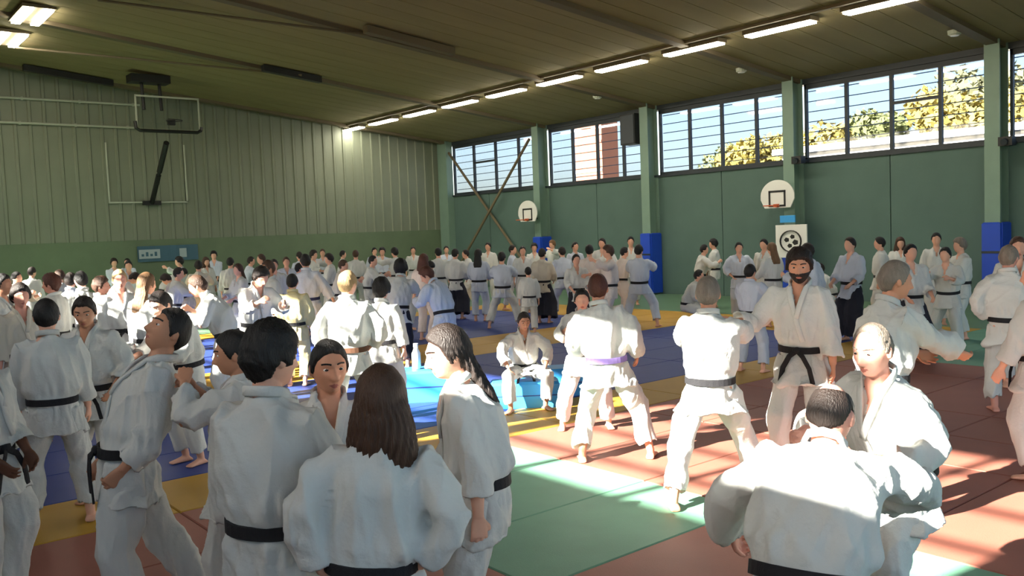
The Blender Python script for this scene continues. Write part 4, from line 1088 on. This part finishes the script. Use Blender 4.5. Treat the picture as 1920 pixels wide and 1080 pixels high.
# ------------------------------------------------------------------ the far crowd: a few builds, copied person by person
POSES = dict(
    stand=(dict(hair='short'), 'standing'),
    hips=(dict(AK, hair='short'), 'with hands on hips'),
    grip=(dict(ENG, hair='short', lean=12, fl=(-.22, .15, 0), fr=(.22, -.15, 0), drop=.04), 'gripping a partner'),
    wide=(dict(ENG, hair='short', fl=(-.34, 0, 0), fr=(.34, .05, 0), drop=.07), 'in a wide stance'),
    bow=(dict(hair='full', lean=48, bend=10, head=(0, -45, 0), hl=(-.2, .6, .75), hr=(.2, .6, .75), pl=(-.5, 0, -1), pr=(.5, 0, -1)), 'bending forward'),
    clasp=(dict(hair='full', hl=(-.05, .22, .88), hr=(.05, .24, .88), knot=True), 'hands clasped'),
    reach=(dict(hair='full', hl=(-.3, .35, 1.5), hr=(.25, .42, 1.2), pl=(-1, -.2, -.6)), 'with an arm raised'),
    walk=(dict(hair='short', fl=(-.1, .28, 0), fr=(.1, -.25, 0), hl=(-.26, -.1, .85), hr=(.26, .2, .86)), 'in mid-step'),
    dark=(dict(hair='short', pants='hakama', hl=(-.2, .25, 1.0), hr=(.2, .25, 1.0)), 'in dark wide trousers'),
    longhair=(dict(hair='bob', sw=.93), 'with shoulder-length hair'),
    tail=(dict(hair='long', sw=.94, hl=(-.2, .3, 1.05), hr=(.2, .3, 1.05)), 'with long hair'),
    squat=(dict(hair='short', drop=.50, lean=30, tilt=.3, fl=(-.2, .12, 0), fr=(.2, .12, 0), yl=25, yr=-25, hl=(-.2, .42, .62), hr=(.2, .42, .62)), 'squatting'),
)
# px, depth, height, pose, facing, hair, cloth, where
FAR = [
 (58, 20, 1.72, 'stand', 40, 'dark', 'white', 'by the dark green wall nearest the picture edge'),
 (18, 17, 1.74, 'grip', 120, 'black', 'cream', 'at the back near the picture edge'),
 (112, 17, 1.70, 'walk', -70, 'brown', 'white', 'behind the reddish-haired one'),
 (205, 19, 1.74, 'bow', 80, 'dark', 'white', 'behind the fair-haired sunlit person'),
 (241, 21, 1.76, 'stand', 180, 'black', 'blue', 'below the foot of the basketball goal'),
 (214, 25, 1.78, 'clasp', 170, 'dark', 'blue', 'at the far wall short of the banner'),
 (240, 27, 1.74, 'stand', -150, 'black', 'blue', 'furthest back before the banner'),
 (303, 21, 1.74, 'bow', 70, 'black', 'white', 'below the pale end of the banner'),
 (322, 17, 1.70, 'grip', 90, 'dark', 'white', 'nearest below the banner'),
 (338, 23, 1.78, 'reach', -90, 'black', 'white', 'under the middle of the banner'),
 (349, 18.6, 1.70, 'bow', -60, 'dark', 'cream', 'doubled over under the banner'),
 (372, 20, 1.76, 'grip', 0, 'black', 'cream', 'below the further end of the banner'),
 (386, 24, 1.72, 'longhair', 150, 'brown', 'white', 'just past the end of the banner'),
 (402, 27, 1.86, 'clasp', 180, 'black', 'blue', 'tall against the far wall past the banner'),
 (432, 21, 1.74, 'stand', 10, 'black', 'white', 'back turned, alone past the banner'),
 (448, 17, 1.68, 'tail', -120, 'brown', 'white', 'behind the leaning sunlit person'),
 (463, 24, 1.74, 'grip', 80, 'dark', 'blue', 'at the back, above the bright white pair'),
 (492, 22, 1.78, 'walk', -90, 'brown', 'white', 'above the pair in bright white'),
 (514, 18, 1.72, 'stand', 180, 'black', 'white', 'behind the yellowish jacket'),
 (537, 21, 1.70, 'hips', 170, 'brown', 'blue', 'between the yellowish jacket and the navy belt'),
 (552, 18.2, 1.66, 'grip', 60, 'black', 'white', 'facing the tall navy-belted person'),
 (563, 25, 1.76, 'stand', -30, 'dark', 'blue', 'far behind the navy-belted person'),
 (588, 24, 1.80, 'reach', 120, 'dark', 'white', 'behind the shoulder of the navy-belted person'),
 (606, 28, 1.78, 'stand', 180, 'brown', 'blue', 'against the far wall under the warm glow'),
 (619, 21, 1.74, 'clasp', -100, 'dark', 'white', 'between the navy belt and the sunlit blond'),
 (633, 18, 1.70, 'grip', 90, 'brown', 'cream', 'directly behind the sunlit blond'),
 (643, 27, 1.72, 'walk', 80, 'black', 'white', 'far back over the sunlit blond'),
 (668, 24, 1.76, 'stand', 0, 'brown', 'white', 'just beyond the sunlit blond head'),
 (690, 20, 1.72, 'grip', 100, 'black', 'white', 'in a row short of the far corner'),
 (703, 28, 1.76, 'stand', 160, 'black', 'blue', 'first of two side by side by the far wall'),
 (718, 26, 1.78, 'clasp', 180, 'black', 'blue', 'second of two side by side by the far wall'),
 (742, 24, 1.78, 'reach', -40, 'black', 'white', 'above the curly-haired bending one'),
 (762, 19, 1.74, 'bow', 90, 'black', 'white', 'arched over behind the curly-haired one'),
 (776, 28, 1.74, 'stand', 180, 'dark', 'white', 'near the far corner by the wall'),
 (794, 17, 1.72, 'longhair', 30, 'auburn', 'pink', 'behind the reddish-haired bending one'),
 (823, 22, 1.76, 'stand', -10, 'black', 'white', 'at the far corner, back turned'),
 (838, 28, 1.72, 'hips', 170, 'black', 'blue', 'deepest in the far corner'),
 (854, 21, 1.74, 'dark', 20, 'black', 'white', 'under the foot of the slanting rod'),
 (882, 24, 1.70, 'grip', -90, 'dark', 'white', 'between the slanting rods'),
 (897, 20.3, 1.72, 'tail', 10, 'black', 'blue', 'back turned, beside the wide stance on blue mat'),
 (917, 26, 1.80, 'stand', -160, 'dark', 'white', 'beyond the long-haired one under the rods'),
 (941, 18.6, 1.74, 'wide', 10, 'black', 'blue', 'legs spread on the blue mat, back turned'),
 (961, 23, 1.74, 'walk', 100, 'dark', 'blue', 'past the shoulder of the wide stance'),
 (981, 22, 1.72, 'stand', 175, 'black', 'white', 'under the small far backboard'),
 (990, 17.3, 1.38, 'stand', -8, 'black', 'white', 'child-sized under the far backboard'),
 (1003, 25, 1.74, 'clasp', 180, 'black', 'white', 'under the edge of the far backboard'),
 (1017, 19.3, 1.70, 'dark', 15, 'dark', 'cream', 'by the second wall column'),
 (1038, 27, 1.78, 'reach', -130, 'light', 'white', 'touching the second wall column'),
 (1058, 20.5, 1.74, 'grip', -20, 'dark', 'blue', 'first past the second wall column'),
 (1079, 23, 1.76, 'stand', 150, 'black', 'blue', 'second past the second wall column'),
 (1080, 17.2, 1.6, 'dark', 160, 'black', 'white', 'nearer, past the second wall column'),
 (1106, 18.2, 1.76, 'stand', 0, 'black', 'pink', 'straight above the auburn-haired man'),
 (1131, 22, 1.84, 'hips', -160, 'dark', 'white', 'beyond the auburn-haired man'),
 (1143, 16.6, 1.76, 'reach', -100, 'brown', 'pink', 'beside the head of the auburn-haired man'),
 (1163, 19.5, 1.70, 'grip', 60, 'black', 'pink', 'short of the third wall column'),
 (1184, 23, 1.84, 'stand', 180, 'black', 'white', 'beyond, touching the third wall column'),
 (1198, 17.8, 1.80, 'wide', 15, 'black', 'blue', 'back turned before the third wall column'),
 (1286, 17.6, 1.70, 'squat', 90, 'black', 'white', 'low by the green wall past the third column'),
 (1312, 20.5, 1.66, 'grip', 80, 'black', 'white', 'first of two by the green wall past the third column'),
 (1340, 21.5, 1.72, 'clasp', -90, 'black', 'white', 'second of two by the green wall past the third column'),
 (1386, 18.5, 1.68, 'hips', 170, 'black', 'blue', 'above the child holding the bearded man'),
 (1434, 19, 1.72, 'stand', -150, 'black', 'white', 'under the near fan backboard'),
 (1449, 17, 1.68, 'tail', -40, 'light', 'white', 'under the near fan backboard, light-haired'),
 (1528, 13.6, 1.78, 'grip', -60, 'dark', 'blue', 'at the shoulder of the bearded man'),
 (1560, 18.5, 1.68, 'squat', -90, 'dark', 'white', 'low behind the bearded man'),
 (1596, 14.6, 1.78, 'dark', -140, 'dark', 'blue', 'dark belt, between bearded and greying men'),
 (1652, 16.5, 1.72, 'stand', -90, 'black', 'white', 'above the greying man, by the wall'),
 (1688, 18, 1.66, 'longhair', 170, 'brown', 'white', 'at the wall past the greying man'),
 (1706, 12.2, 1.70, 'dark', 150, 'black', 'white', 'beside the greying man, black belt'),
 (1756, 16.3, 1.76, 'stand', 180, 'black', 'white', 'furthest of three before the blue pad'),
 (1778, 13.4, 1.64, 'grip', -160, 'black', 'white', 'nearest of three before the blue pad'),
 (1802, 14.3, 1.70, 'clasp', -120, 'grey', 'white', 'grey-haired, closest to the blue pad'),
]
def build_far():
    protos = {k: build_person(dict(spec, seed=70 + i, H=1.75), 2) for i, (k, (spec, d)) in enumerate(POSES.items())}
    firsts = {}
    for px, z, H, pose, fc, hc, cl, where in FAR:
        x, y, zz = place(px, z)
        d = POSES[pose][1]
        turn = 'facing away' if abs(fc) <= 45 else ('in profile' if abs(fc) < 135 else 'facing the viewer')
        lab = '%s-haired person %s %s' % (hc if hc != 'light' else 'pale', d, where)
        if len(lab.split()) <= 12: lab = lab.replace(' person ', ' person %s, ' % turn, 1)
        if pose not in firsts:
            t = make_person(protos[pose], (x, y, zz), azim(px) + R(fc), lab, 'far crowd in white uniforms', (H - .04) / 1.71, hc, cl)
            firsts[pose] = t
        else:
            src = firsts[pose]
            t = src.copy(); COL.objects.link(t)
            t.location = (x, y, zz); t.rotation_euler = (0, 0, -(azim(px) + R(fc))); t.scale = ((H - .04) / 1.71,) * 3
            t['label'] = lab; t['group'] = 'far crowd in white uniforms'
            for ch in src.children:
                c = ch.copy(); COL.objects.link(c); c.parent = t
                if ch.name.startswith('hair'): c.material_slots[0].material = hairm(hc)
                if ch.name.startswith('jacket') or (ch.name.startswith('trousers') and pose != 'dark'):
                    c.material_slots[0].link = 'OBJECT'; c.material_slots[0].material = gi(cl)
                for g in ch.children:
                    e = g.copy(); COL.objects.link(e); e.parent = c
build_near(); build_far()
